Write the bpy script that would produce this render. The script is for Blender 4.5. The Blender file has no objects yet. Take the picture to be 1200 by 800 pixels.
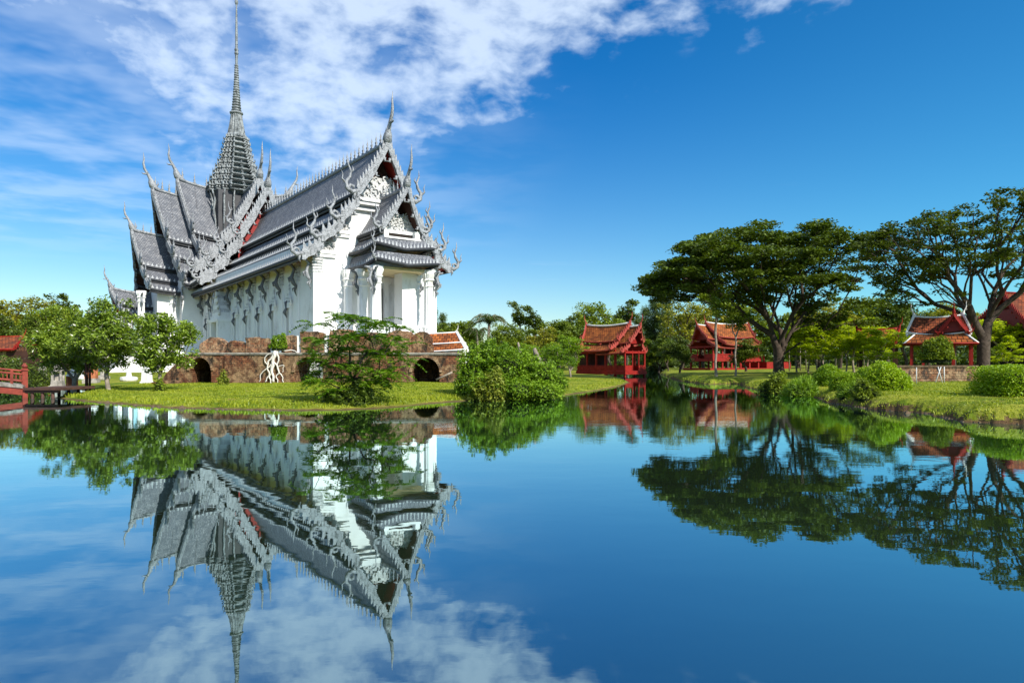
import bpy, math, random
import numpy as np
from mathutils import Vector, Matrix, noise as mnoise
R = math.radians
S = bpy.context.scene
COL = S.collection
# ------------------------------------------------------------ camera, world, sun
HC, HZ, FP = 1.6, 425.0, 800.0            # eye height above the water, horizon row, focal length in photo pixels
cd = bpy.data.cameras.new('camera'); cam = bpy.data.objects.new('camera', cd); COL.objects.link(cam)
cam.location = (0, 0, HC); cam.rotation_euler = (R(90), 0, 0)
cd.sensor_width = 36; cd.lens = 24; cd.shift_y = (HZ-400)/1200; cd.clip_start = .1; cd.clip_end = 6000
S.camera = cam
SUN_AZ = math.atan2(0.68, -0.73)           # compass angle from +Y towards +X
SUN_EL = R(38)
sun_dir = Vector((math.sin(SUN_AZ)*math.cos(SUN_EL), math.cos(SUN_AZ)*math.cos(SUN_EL), math.sin(SUN_EL)))
sd_ = bpy.data.lights.new('sun', 'SUN'); sd_.energy = 5.0; sd_.angle = R(.53); sd_.color = (1, .95, .86)
so = bpy.data.objects.new('sun', sd_); COL.objects.link(so); so.location = (40, -40, 60)
so.rotation_euler = sun_dir.to_track_quat('Z', 'Y').to_euler()
S.view_settings.view_transform = 'Standard'; S.view_settings.look = 'None'
S.view_settings.exposure = 0.42; S.view_settings.gamma = 1; S.view_settings.use_curve_mapping = False
S.cycles.max_bounces = 6; S.cycles.diffuse_bounces = 3; S.cycles.glossy_bounces = 3; S.cycles.transmission_bounces = 3
S.cycles.transparent_max_bounces = 4; S.cycles.caustics_reflective = False; S.cycles.caustics_refractive = False
S.cycles.sample_clamp_indirect = 6; S.cycles.use_denoising = True

class NT:
    """tiny node tree helper"""
    def __init__(s, tree): s.t = tree; s.n = tree.nodes; s.l = tree.links; s.n.clear()
    def new(s, ty, **kw):
        nd = s.n.new(ty)
        for k, v in kw.items(): setattr(nd, k, v)
        return nd
    def put(s, sock, v):
        if hasattr(v, 'is_linked'): s.l.new(v, sock)
        elif v is not None: sock.default_value = v
    def math(s, op, a, b=None, c=None, clamp=False):
        nd = s.new('ShaderNodeMath', operation=op, use_clamp=clamp)
        for i, v in enumerate((a, b, c)): s.put(nd.inputs[i], v)
        return nd.outputs[0]
    def mix(s, f, a, b, mode='MIX'):
        nd = s.new('ShaderNodeMix', data_type='RGBA', blend_type=mode)
        s.put(nd.inputs[0], f); s.put(nd.inputs[6], a); s.put(nd.inputs[7], b)
        return nd.outputs[2]
    def noise(s, vec, scale, detail=4, rough=.55, dist=0, col=False):
        nd = s.new('ShaderNodeTexNoise'); s.put(nd.inputs['Vector'], vec)
        nd.inputs['Scale'].default_value = scale; nd.inputs['Detail'].default_value = detail
        nd.inputs['Roughness'].default_value = rough; nd.inputs['Distortion'].default_value = dist
        return nd.outputs['Color' if col else 'Fac']
    def step(s, v, lo, hi):
        nd = s.new('ShaderNodeMapRange', interpolation_type='SMOOTHSTEP'); s.put(nd.inputs[0], v)
        nd.inputs[1].default_value = lo; nd.inputs[2].default_value = hi
        return nd.outputs[0]
    def mapv(s, vec, scale=(1, 1, 1), rot=(0, 0, 0)):
        nd = s.new('ShaderNodeMapping'); s.put(nd.inputs[0], vec)
        nd.inputs['Scale'].default_value = scale; nd.inputs['Rotation'].default_value = rot
        return nd.outputs[0]
    def comb(s, x, y, z):
        nd = s.new('ShaderNodeCombineXYZ')
        for i, v in enumerate((x, y, z)): s.put(nd.inputs[i], v)
        return nd.outputs[0]
    def sep(s, v):
        nd = s.new('ShaderNodeSeparateXYZ'); s.put(nd.inputs[0], v); return nd.outputs
    def bump(s, h, strength=.5, dist=.05):
        nd = s.new('ShaderNodeBump'); s.put(nd.inputs['Height'], h)
        nd.inputs['Strength'].default_value = strength; nd.inputs['Distance'].default_value = dist
        return nd.outputs[0]

w = bpy.data.worlds.new('World'); S.world = w; w.use_nodes = True
T = NT(w.node_tree)
sky = T.new('ShaderNodeTexSky', sky_type='NISHITA'); sky.sun_disc = False
sky.sun_elevation = SUN_EL; sky.sun_rotation = SUN_AZ; sky.altitude = 0; sky.air_density = 1.0; sky.dust_density = .35; sky.ozone_density = 3.0
hsv = T.new('ShaderNodeHueSaturation'); T.l.new(sky.outputs[0], hsv.inputs['Color']); hsv.inputs['Saturation'].default_value = 1.22
tc = T.new('ShaderNodeTexCoord')
x_, y_, z_ = T.sep(tc.outputs['Generated'])
# deeper, polariser-like blue away from the horizon (a property of the sky's direction only)
zc = T.math('MAXIMUM', z_, 0.0)
deep = T.step(zc, -.05, .48)
SKY_LOW, SKY_HIGH = (.92, .93, .88, 1), (.05, .66, .98, 1)
tint = T.mix(deep, SKY_LOW, SKY_HIGH)
hor = T.math('MULTIPLY', T.step(x_, -.05, .65), .68)      # lighter towards the sun side on the right
tint = T.mix(hor, tint, (.36, 1.04, 1.14, 1))
skc = T.mix(1.0, hsv.outputs[0], tint, 'MULTIPLY')
# cloud deck on a plane overhead
zz = T.math('MAXIMUM', z_, .03)
px = T.math('DIVIDE', x_, zz); py = T.math('DIVIDE', y_, zz)
pl = T.comb(px, py, 0.0)
warp = T.noise(pl, 1.3, 3, col=True)
plw = T.new('ShaderNodeVectorMath', operation='MULTIPLY_ADD'); T.l.new(warp, plw.inputs[0]); plw.inputs[1].default_value = (.14, .2, 0); T.l.new(pl, plw.inputs[2])
nbig = T.noise(plw.outputs[0], 1.6, 4, .55)
dirv = T.new('ShaderNodeVectorMath', operation='MULTIPLY_ADD'); T.l.new(T.noise(tc.outputs['Generated'], 9, 2, col=True), dirv.inputs[0]); dirv.inputs[1].default_value = (.035, .035, .035); T.l.new(tc.outputs['Generated'], dirv.inputs[2])
nfine = T.noise(T.mapv(dirv.outputs[0], (1, 1, 1.9)), 24.0, 5, .55)
nmid = T.noise(T.mapv(dirv.outputs[0], (1, 1, 1.7)), 9.0, 4, .5)
edge = T.math('SUBTRACT', 2.56, T.math('ADD', px, T.math('MULTIPLY', py, .80)))        # right border of the bank
edge = T.math('ADD', edge, T.math('MULTIPLY', T.math('SUBTRACT', nbig, .5), 2.2))
mr = T.step(edge, -.15, 1.1)
ml = T.step(T.math('ADD', T.math('ADD', px, T.math('MULTIPLY', py, .12)), T.math('MULTIPLY', nbig, .9)), -1.35, .1)
cov = T.math('MULTIPLY', mr, ml)
den = T.math('ADD', T.math('MULTIPLY', nfine, .58), T.math('MULTIPLY', nmid, .56))
den = T.math('ADD', den, T.math('MULTIPLY', cov, .36))
cl = T.step(den, .66, 1.04)
cl = T.math('MULTIPLY', cl, T.step(cov, .02, .35))
# faint stray wisps elsewhere
w2 = T.math('MULTIPLY', T.step(T.noise(T.mapv(pl, (.35, 1.1, 1), (0, 0, .2)), 1.1, 5, .6), .60, .86), .30)
veil = T.math('MULTIPLY', T.math('MULTIPLY', T.step(px, .4, -1.2), T.step(py, 7.5, 3.0)), T.math('MULTIPLY', T.step(nbig, .35, .65), .34))
cl = T.math('MAXIMUM', T.math('MAXIMUM', T.math('MULTIPLY', cl, .70), w2), veil)
cl = T.math('MULTIPLY', cl, T.step(z_, .06, .17))
CLOUD = (6.0, 7.0, 8.2, 1)
skc = T.mix(cl, skc, CLOUD)
bg = T.new('ShaderNodeBackground'); T.l.new(skc, bg.inputs[0]); bg.inputs[1].default_value = .115
wo = T.new('ShaderNodeOutputWorld'); T.l.new(bg.outputs[0], wo.inputs[0])

# ------------------------------------------------------------ helpers
def PX(px, Y): return (px-600)/FP*Y
def PZ(py, Y): return HC+(HZ-py)*Y/FP
def tag(o, label=None, cat=None, group=None, kind=None):
    if label: o['label'] = label
    if cat: o['category'] = cat
    if group: o['group'] = group
    if kind: o['kind'] = kind
    return o
def empty(name, loc=(0, 0, 0), rz=0.0, sc=1.0):
    o = bpy.data.objects.new(name, None); COL.objects.link(o); o.location = loc; o.rotation_euler = (0, 0, rz); o.scale = (sc,)*3 if not hasattr(sc, '__len__') else sc
    o.empty_display_size = .5
    return o
def link(name, me, parent=None):
    o = bpy.data.objects.new(name, me); COL.objects.link(o)
    if parent: o.parent = parent
    return o
def copy_tree(o, parent=None):
    c = o.copy(); COL.objects.link(c)
    if parent: c.parent = parent
    for ch in o.children: copy_tree(ch, c)
    return c

class MB:
    def __init__(s): s.v = []; s.f = []; s.m = []; s.uv = []; s.sm = []
    def add(s, vs, fs, mi=0, uvs=None, smooth=False):
        b = len(s.v); s.v.extend([tuple(p) for p in vs])
        for i, f in enumerate(fs):
            s.f.append([b+k for k in f]); s.m.append(mi); s.sm.append(smooth)
            s.uv.append(uvs[i] if uvs else None)
    def box(s, a, b, mi=0, F=None, jit=0, rng=None, taper=1.0):
        (x0, y0, z0), (x1, y1, z1) = a, b
        cx, cy = (x0+x1)/2, (y0+y1)/2
        P = [(x0, y0, z0), (x1, y0, z0), (x1, y1, z0), (x0, y1, z0)]
        P += [(cx+(x-cx)*taper, cy+(y-cy)*taper, z1) for x, y, z in P]
        if jit: P = [(x+rng.uniform(-jit, jit), y+rng.uniform(-jit, jit), z+rng.uniform(-jit, jit)) for x, y, z in P]
        if F: P = [F(*p) for p in P]
        s.add(P, [(0, 3, 2, 1), (4, 5, 6, 7), (0, 1, 5, 4), (1, 2, 6, 5), (2, 3, 7, 6), (3, 0, 4, 7)], mi)
    def tube(s, pts, rad, n=6, mi=0, smooth=True, cap=True, squash=None):
        pts = [Vector(p) for p in pts]; vs = []; m = len(pts)
        up = None
        for i in range(m):
            d = (pts[min(i+1, m-1)]-pts[max(i-1, 0)])
            d = d.normalized() if d.length > 1e-6 else Vector((0, 0, 1))
            if up is None:
                up = Vector((0, 0, 1)) if abs(d.z) < .9 else Vector((1, 0, 0))
            sx = d.cross(up); sx = sx.normalized() if sx.length > 1e-5 else Vector((1, 0, 0)); up = sx.cross(d).normalized()
            r = rad[i] if hasattr(rad, '__len__') else rad
            for k in range(n):
                t = 2*math.pi*k/n
                vs.append(pts[i]+sx*math.cos(t)*r*(squash or 1)+up*math.sin(t)*r)
        fs = [(i*n+k, i*n+(k+1) % n, (i+1)*n+(k+1) % n, (i+1)*n+k) for i in range(m-1) for k in range(n)]
        s.add(vs, fs, mi, smooth=smooth)
        if cap:
            b = len(s.v)-len(vs)
            s.f.append([b+k for k in range(n)][::-1]); s.m.append(mi); s.uv.append(None); s.sm.append(False)
            s.f.append([b+(m-1)*n+k for k in range(n)]); s.m.append(mi); s.uv.append(None); s.sm.append(False)
    def lathe(s, prof, c=(0, 0, 0), n=12, mi=0, smooth=False, rot=0.0, section=None, ax=(1, 0), F=None):
        """prof: (r,z); section: optional list of unit (x,y) points replacing the circle"""
        if section is None: section = [(math.cos(2*math.pi*k/n+rot), math.sin(2*math.pi*k/n+rot)) for k in range(n)]
        n = len(section); ax = Vector(ax).normalized(); ay = Vector((-ax.y, ax.x))
        vs = []
        for r, z in prof:
            for (x, y) in section:
                vs.append((c[0]+ax.x*x*r+ay.x*y*r, c[1]+ax.y*x*r+ay.y*y*r, c[2]+z))
        m = len(prof)
        fs = [(i*n+k, i*n+(k+1) % n, (i+1)*n+(k+1) % n, (i+1)*n+k) for i in range(m-1) for k in range(n)]
        fs.append(list(range(n))[::-1]); fs.append([(m-1)*n+k for k in range(n)])
        s.add(vs, fs, mi, smooth=smooth)
    def mesh(s, name, mats):
        me = bpy.data.meshes.new(name); me.from_pydata(s.v, [], s.f)
        for m in (mats if isinstance(mats, (list, tuple)) else [mats]): me.materials.append(m)
        me.polygons.foreach_set('material_index', s.m); me.polygons.foreach_set('use_smooth', s.sm)
        if any(u is not None for u in s.uv):
            ul = me.uv_layers.new(name='UVMap'); flat = []
            for f, u in zip(s.f, s.uv):
                for k in range(len(f)): flat.extend(u[k] if u else (0, 0))
            ul.data.foreach_set('uv', flat)
        me.update(); return me
    def build(s, name, mats, parent=None):
        return link(name, s.mesh(name, mats), parent)

# ------------------------------------------------------------ materials
def pmat(name, col, rough=.7, spec=.4, var=.12, vscale=1.5, bump=None, metallic=0.0, stain=None, coords='Object'):
    m = bpy.data.materials.new(name); m.use_nodes = True; t = NT(m.node_tree)
    b = t.new('ShaderNodeBsdfPrincipled'); o = t.new('ShaderNodeOutputMaterial'); t.l.new(b.outputs[0], o.inputs[0])
    tc = t.new('ShaderNodeTexCoord'); vec = tc.outputs[coords]
    n = t.noise(vec, vscale, 5, .6)
    c1 = tuple(x*(1-var) for x in col)+(1,); c2 = tuple(min(1, x*(1+var)) for x in col)+(1,)
    c = t.mix(t.step(n, .3, .7), c1, c2)
    if stain:
        scol, ssc, lo, hi = stain
        c = t.mix(t.step(t.noise(t.mapv(vec, (1, 1, .35)), ssc, 6, .65), lo, hi), c, tuple(scol)+(1,))
    t.l.new(c, b.inputs['Base Color']); b.inputs['Roughness'].default_value = rough; b.inputs['Metallic'].default_value = metallic
    b.inputs['Specular IOR Level'].default_value = spec
    if bump:
        t.l.new(t.bump(t.noise(vec, bump[0], 5, .6), bump[1], bump[2]), b.inputs['Normal'])
    return m, t, b, c, vec

def brick_mat(name, c1, c2, mortar, scale=3.0, stain=None, moss=None, uv=False):
    m, t, b, c, vec = pmat(name, c1, .9, .2)
    tc = t.new('ShaderNodeTexCoord')
    if uv: v2 = tc.outputs['UV']
    else:
        x, y, z = t.sep(tc.outputs['Object']); v2 = t.comb(t.math('ADD', x, y), z, 0.0)
    br = t.new('ShaderNodeTexBrick'); t.l.new(v2, br.inputs['Vector']); br.inputs['Scale'].default_value = scale
    br.inputs['Color1'].default_value = tuple(c1)+(1,); br.inputs['Color2'].default_value = tuple(c2)+(1,); br.inputs['Mortar'].default_value = tuple(mortar)+(1,)
    br.inputs['Mortar Size'].default_value = .035; br.inputs['Brick Width'].default_value = .62; br.inputs['Row Height'].default_value = .24; br.inputs['Mortar Smooth'].default_value = .4
    c = br.outputs['Color']
    if stain:
        c = t.mix(t.math('MULTIPLY', t.step(t.noise(tc.outputs['Object'], .8, 8, .7), .44, .60), .8), c, tuple(stain)+(1,))
        c = t.mix(t.step(t.noise(tc.outputs['Object'], 3.2, 8, .75), .35, .62), t.mix(.7, c, (.05, .03, .02, 1)), c)
    if moss:
        c = t.mix(t.step(t.noise(t.mapv(tc.outputs['Object'], (1.3, 1.3, .6)), 1.5, 8, .75), .50, .62), c, tuple(moss)+(1,))
    t.l.new(c, b.inputs['Base Color'])
    h = t.math('ADD', t.math('MULTIPLY', br.outputs['Fac'], -.6), t.noise(tc.outputs['Object'], 6, 6, .7))
    t.l.new(t.bump(h, 1.0, .13), b.inputs['Normal'])
    return m

def tile_mat(name, c1, c2, gap, scale, rough=.55, patch=None, spec=.4):
    """overlapping small roof tiles laid out in metres over the roof's UV"""
    m, t, b, c, vec = pmat(name, c1, rough, spec)
    tc = t.new('ShaderNodeTexCoord'); uv = tc.outputs['UV']
    br = t.new('ShaderNodeTexBrick'); t.l.new(uv, br.inputs['Vector']); br.inputs['Scale'].default_value = scale
    br.inputs['Color1'].default_value = tuple(c1)+(1,); br.inputs['Color2'].default_value = tuple(c2)+(1,); br.inputs['Mortar'].default_value = tuple(gap)+(1,)
    br.inputs['Mortar Size'].default_value = .05; br.inputs['Brick Width'].default_value = .45; br.inputs['Row Height'].default_value = .4; br.inputs['Mortar Smooth'].default_value = .6
    c = br.outputs['Color']
    n = t.noise(tc.outputs['Object'], 1.1, 6, .7)
    c = t.mix(t.step(n, .35, .72), c, t.mix(.75, c, tuple(patch or gap)+(1,)))
    t.l.new(c, b.inputs['Base Color'])
    u_, v_, _ = t.sep(uv)
    saw = t.math('FRACT', t.math('MULTIPLY', v_, scale/.4))
    h = t.math('ADD', t.math('MULTIPLY', saw, .9), t.math('MULTIPLY', br.outputs['Fac'], -.4))
    t.l.new(t.bump(h, .5, .05), b.inputs['Normal'])
    return m

def leaf_mat(name, lo, hi, trans=.28, odd=None, rough=.5):
    m = bpy.data.materials.new(name); m.use_nodes = True; t = NT(m.node_tree)
    o = t.new('ShaderNodeOutputMaterial'); b = t.new('ShaderNodeBsdfPrincipled'); tr = t.new('ShaderNodeBsdfTranslucent')
    g = t.new('ShaderNodeNewGeometry'); tc = t.new('ShaderNodeTexCoord'); oi = t.new('ShaderNodeObjectInfo')
    f = t.math('ADD', t.math('MULTIPLY', g.outputs['Random Per Island'], .55), t.math('MULTIPLY', t.noise(tc.outputs['Object'], .55, 3, .5), .9))
    f = t.math('ADD', f, t.math('MULTIPLY', oi.outputs['Random'], .25))
    c = t.mix(t.step(f, .35, 1.25), tuple(lo)+(1,), tuple(hi)+(1,))
    if odd: c = t.mix(t.math('GREATER_THAN', g.outputs['Random Per Island'], 1-odd[1]), c, tuple(odd[0])+(1,))
    t.l.new(c, b.inputs['Base Color']); b.inputs['Roughness'].default_value = rough; b.inputs['Specular IOR Level'].default_value = .35
    c2 = t.mix(1.0, c, (1.25, 1.2, .35, 1), 'MULTIPLY'); t.l.new(c2, tr.inputs[0])
    mx = t.new('ShaderNodeMixShader'); mx.inputs[0].default_value = trans
    t.l.new(b.outputs[0], mx.inputs[1]); t.l.new(tr.outputs[0], mx.inputs[2]); t.l.new(mx.outputs[0], o.inputs[0])
    return m

M = {}
M['plaster'] = pmat('white_plaster', (.80, .80, .78), .75, .3, .04, .8, stain=((.50, .48, .43), 1.1, .54, .78))[0]
M['carved'] = pmat('carved_plaster', (.60, .60, .59), .6, .4, .25, 5, bump=(9, .9, .12), stain=((.20, .21, .22), 4.5, .55, .72))[0]
M['silver'] = pmat('mottled_silver_trim', (.27, .28, .295), .42, .5, .3, 4, bump=(7, .9, .10), stain=((.06, .065, .07), 4, .50, .70))[0]  # silver grey with darker blotches from noise
M['spire'] = pmat('mottled_silver_spire', (.24, .26, .265), .5, .5, .3, 2.6, bump=(5, 1.0, .16), stain=((.05, .055, .055), 2.8, .47, .66))[0]  # grey with near-black noise blotches
M['antefix'] = pmat('bright_antefix', (.50, .51, .52), .5, .4, .1, 4)[0]
M['shadowgap'] = pmat('painted_shadow_gap', (.045, .045, .05), .6, .4, .2, 3)[0]  # near-black colour standing in for shadow under the tiers and spire
M['iron'] = pmat('dark_bracket', (.10, .105, .11), .45, .5, .3, 4, bump=(8, .6, .05))[0]
M['soffit'] = pmat('red_soffit', (.26, .022, .014), .7, .3, .15, 2)[0]
M['redgable'] = pmat('red_lacquer_boards', (.24, .008, .006), .5, .4, .12, 3)[0]
M['woodshade'] = pmat('wood_and_gable_shade', (.05, .022, .016), .8, .2, .2, 2)[0]  # dark timber; also paints the shade inside gables and pavilions
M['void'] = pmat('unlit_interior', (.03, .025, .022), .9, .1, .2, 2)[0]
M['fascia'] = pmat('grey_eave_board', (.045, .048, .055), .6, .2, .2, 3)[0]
M['slate'] = tile_mat('grey_metal_tiles', (.14, .148, .17), (.27, .272, .285), (.04, .045, .055), 1.5, .6, (.085, .09, .105), .22)
M['redtile'] = tile_mat('red_clay_tiles', (.48, .145, .035), (.24, .06, .018), (.03, .012, .006), 1.3, .85, (.055, .025, .012), .15)
M['darktile'] = tile_mat('old_red_tiles', (.34, .085, .028), (.15, .035, .016), (.03, .012, .008), 1.6, .85, (.06, .025, .016), .2)
M['redwood'] = pmat('red_painted_timber', (.26, .013, .008), .6, .25, .22, 3, bump=(5, .2, .02))[0]
M['pinktrim'] = pmat('faded_red_trim', (.34, .055, .04), .6, .3, .2, 3)[0]
M['whitetrim'] = pmat('white_mortar_trim', (.74, .72, .69), .7, .3, .08, 3)[0]
M['brick'] = brick_mat('old_brick', (.22, .065, .03), (.36, .15, .065), (.08, .055, .04), 1.9, (.38, .26, .14), (.035, .028, .02))
M['brick2'] = brick_mat('orange_brick', (.42, .16, .07), (.52, .32, .18), (.16, .10, .07), 1.9, (.48, .34, .20), (.08, .055, .04))
M['clod'] = pmat('muddy_stone', (.13, .09, .055), .9, .2, .4, 6)[0]
M['cream'] = pmat('cream_ceiling', (.62, .50, .30), .8, .2, .1, 2)[0]
M['recess'] = pmat('painted_opening_shade', (.24, .24, .23), .8, .2, .2, 2)[0]  # mid grey painted for the dimness of the window openings
M['stone'] = pmat('grey_stone', (.34, .31, .27), .85, .2, .25, 4, bump=(9, .6, .05), stain=((.10, .09, .07), 2, .5, .75))[0]
M['terracotta'] = pmat('terracotta', (.42, .15, .07), .8, .2, .2, 4, bump=(9, .4, .03))[0]
M['bark'] = pmat('dark_bark', (.075, .055, .042), .9, .2, .35, 3, bump=(7, .9, .06))[0]
M['palebark'] = pmat('pale_bark', (.24, .20, .155), .9, .2, .3, 4, bump=(9, .7, .04))[0]
M['root'] = pmat('white_root', (.66, .62, .55), .75, .3, .12, 5)[0]
M['deck'] = pmat('brown_deck', (.075, .035, .025), .7, .3, .3, 4)[0]
M['rust'] = pmat('rusty_red_paint', (.22, .035, .018), .6, .4, .35, 3, bump=(6, .3, .02))[0]
M['pole'] = pmat('pale_pole', (.55, .55, .53), .6, .3, .1, 4)[0]
L = {}
L['rain'] = leaf_mat('rain_tree_leaves', (.026, .046, .005), (.12, .175, .012), .28)
L['rain2'] = leaf_mat('open_rain_tree_leaves', (.032, .052, .005), (.13, .18, .014), .3)
L['frangi'] = leaf_mat('frangipani_leaves', (.06, .115, .008), (.27, .37, .03), .25, ((.75, .74, .60), .022))
L['fern'] = leaf_mat('feathery_leaves', (.05, .13, .006), (.19, .33, .012), .38)
L['lime'] = leaf_mat('lime_leaves', (.28, .40, .010), (.52, .60, .02), .5)
L['yellow'] = leaf_mat('yellow_green_leaves', (.15, .18, .010), (.36, .34, .024), .3)
L['mid'] = leaf_mat('mid_green_leaves', (.06, .105, .008), (.24, .31, .020), .28)
L['dark'] = leaf_mat('dark_green_leaves', (.032, .065, .007), (.13, .18, .014), .22)
L['conifer'] = leaf_mat('casuarina_needles', (.035, .065, .012), (.11, .16, .022), .2)
L['bush'] = leaf_mat('bush_leaves', (.055, .13, .006), (.27, .42, .02), .3)
L['bushyellow'] = leaf_mat('yellow_bush_leaves', (.10, .15, .010), (.30, .33, .04), .3)  # yellower, paler tones than the plain bush leaves
L['hedge'] = leaf_mat('hedge_leaves', (.11, .22, .005), (.34, .47, .010), .3)
L['croton'] = leaf_mat('croton_leaves', (.06, .13, .01), (.26, .30, .02), .3, ((.40, .05, .04), .22))
L['grass'] = leaf_mat('grass_blades', (.10, .17, .006), (.36, .40, .025), .35)
L['palm'] = leaf_mat('palm_leaves', (.03, .06, .012), (.08, .13, .02), .25)
L['core'] = pmat('painted_core_shade', (.022, .030, .010), .9, .1, .3, 3)[0]  # dark colour painting the shade inside bushes, on a solid core

# water
m = bpy.data.materials.new('lake_water'); m.use_nodes = True; t = NT(m.node_tree)
o = t.new('ShaderNodeOutputMaterial'); tc = t.new('ShaderNodeTexCoord'); v = tc.outputs['Object']
df = t.new('ShaderNodeBsdfDiffuse'); gl = t.new('ShaderNodeBsdfGlossy'); gl.inputs['Roughness'].default_value = .01
t.l.new(t.mix(t.step(t.noise(v, .02, 2), .3, .7), (.016, .024, .010, 1), (.008, .024, .020, 1)), df.inputs[0])
gl.inputs[0].default_value = (.74, .96, 1.0, 1)
n1 = t.noise(t.mapv(v, (.55, .9, 1), (0, 0, .2)), 1.0, 3, .5)
n2 = t.noise(t.mapv(v, (1.0, 2.2, 1), (0, 0, -.1)), 2.6, 3, .55)
patch = t.step(t.noise(v, .05, 3), .40, .66)
h = t.math('ADD', t.math('MULTIPLY', n1, .6), t.math('MULTIPLY', t.math('MULTIPLY', n2, .25), t.math('ADD', .15, t.math('MULTIPLY', patch, 1.4))))
nb = t.bump(h, 1.0, .0042); t.l.new(nb, gl.inputs['Normal'])
fr = t.new('ShaderNodeFresnel'); fr.inputs[0].default_value = 1.33; t.l.new(nb, fr.inputs['Normal'])
ms = t.new('ShaderNodeMixShader'); t.l.new(t.math('ADD', t.math('MULTIPLY', fr.outputs[0], .80), .41, clamp=True), ms.inputs[0])
t.l.new(df.outputs[0], ms.inputs[1]); t.l.new(gl.outputs[0], ms.inputs[2]); t.l.new(ms.outputs[0], o.inputs[0])
M['water'] = m

# ground
m = bpy.data.materials.new('ground_cover'); m.use_nodes = True; t = NT(m.node_tree)
b = t.new('ShaderNodeBsdfPrincipled'); o = t.new('ShaderNodeOutputMaterial'); t.l.new(b.outputs[0], o.inputs[0])
tc = t.new('ShaderNodeTexCoord'); v = tc.outputs['Object']; g = t.new('ShaderNodeNewGeometry')
gx, gy, gz = t.sep(v)
ga = t.mix(t.step(t.noise(v, .45, 6, .65), .35, .62), (.10, .165, .007, 1), (.34, .33, .040, 1))
ga = t.mix(t.step(t.noise(v, .22, 5, .6), .52, .66), ga, (.075, .125, .006, 1))
ga = t.mix(t.step(t.noise(v, 9, 4, .7), .3, .75), ga, t.mix(.5, ga, (.05, .09, .006, 1)))
dry = t.mix(t.step(t.noise(v, .8, 6, .7), .60, .70), ga, (.26, .17, .07, 1))
soil = t.mix(t.noise(v, 5, 6, .7), (.035, .020, .010, 1), (.20, .12, .06, 1))
nx, ny, nz = t.sep(g.outputs['True Normal'])
c = t.mix(t.step(nz, .80, .62), dry, soil)
c = t.mix(t.step(t.math('ADD', gz, t.math('MULTIPLY', t.noise(v, 1.4, 5, .7), .12)), .13, .06), c, soil)
t.l.new(c, b.inputs['Base Color']); b.inputs['Roughness'].default_value = .95; b.inputs['Specular IOR Level'].default_value = .1
t.l.new(t.bump(t.noise(v, 11, 6, .75), .9, .06), b.inputs['Normal'])
M['ground'] = m

# ------------------------------------------------------------ terrain
def wpt(px, py): Y = HC*FP/(py-HZ); return ((px-600)/FP*Y, Y)
isl = [(-160, 60), (-48, 50), (-30, 45), (-23.5, 38)] + [wpt(*p) for p in
      [(62, 466), (90, 470), (140, 474), (200, 478), (260, 480), (330, 481), (400, 481), (440, 479), (480, 476), (530, 471), (560, 469),
       (620, 467), (668, 463), (700, 458), (730, 452), (739, 448), (730, 443), (712, 440), (712, 438), (735, 435.5), (752, 432.5)]] + [(44, 230), (-300, 260)]
rgt = [wpt(*p) for p in [(788, 432.2), (778, 434), (774, 438.5), (795, 446), (830, 450.5), (865, 449.5), (880, 455), (919, 463), (956, 464.5), (973, 472),
       (1019, 479), (1087, 485), (1129, 494), (1200, 497), (1320, 503)]] + [(32, 12), (120, 6), (500, 60), (500, 300), (44, 300)]
back = [(-900, 190), (900, 190), (900, 2500), (-900, 2500)]
def sdf(P, poly):
    P = np.asarray(P, float); A = np.array(poly, float); B = np.roll(A, -1, 0)
    d2 = np.full(len(P), 1e18); ins = np.zeros(len(P), bool)
    for a, b_ in zip(A, B):
        e = b_-a; w_ = P-a
        tt = np.clip((w_@e)/max(e@e, 1e-9), 0, 1); q = w_-tt[:, None]*e
        d2 = np.minimum(d2, (q**2).sum(1))
        c1 = (a[1] <= P[:, 1]) & (b_[1] > P[:, 1]); c2 = (a[1] > P[:, 1]) & (b_[1] <= P[:, 1])
        cr = e[0]*w_[:, 1]-e[1]*w_[:, 0]
        ins ^= (c1 & (cr > 0)) | (c2 & (cr < 0))
    d = np.sqrt(d2); return np.where(ins, d, -d)
def wob(x, y, s, ph=0.0):
    return (np.sin(x*s+1.7*np.sin(y*s*.7+ph))+np.sin(y*s*1.3+1.3*np.sin(x*s*.9+2+ph))+.5*np.sin((x+y)*s*2.3+ph)+.4*np.sin((x-y)*s*3.7))/2.9
def height(x, y):
    x = np.asarray(x, float); y = np.asarray(y, float); P = np.stack([x.ravel(), y.ravel()], 1)
    X, Y = P[:, 0], P[:, 1]
    a = sdf(P, isl)+.16*wob(X, Y, 1.6)+.07*wob(X, Y, 5, 1); b_ = sdf(P, rgt)+.22*wob(X, Y, 1.9, 2)+.10*wob(X, Y, 6, 3); c_ = sdf(P, back)
    def prof(d, h, w_, rise, far):
        u = np.clip(d, 0, None)
        land = h*(1-np.exp(-u/w_))+np.clip(u-1, 0, far)*rise
        return np.where(d > 0, land-.02, np.maximum(-1.3, d*.5-.02))
    hi = prof(a, .27, 1.2, .006, 40)
    hr = prof(b_, .50, .42, .016, 30)
    hb = prof(c_, .5, 3, .004, 100)
    H = np.maximum(np.maximum(hi, hr), hb)
    H = np.where(H > .1, H+.03*wob(X, Y, .9, 4), H)
    return H.reshape(x.shape)
def gh(x, y): return float(height(np.array([x]), np.array([y]))[0])

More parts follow.
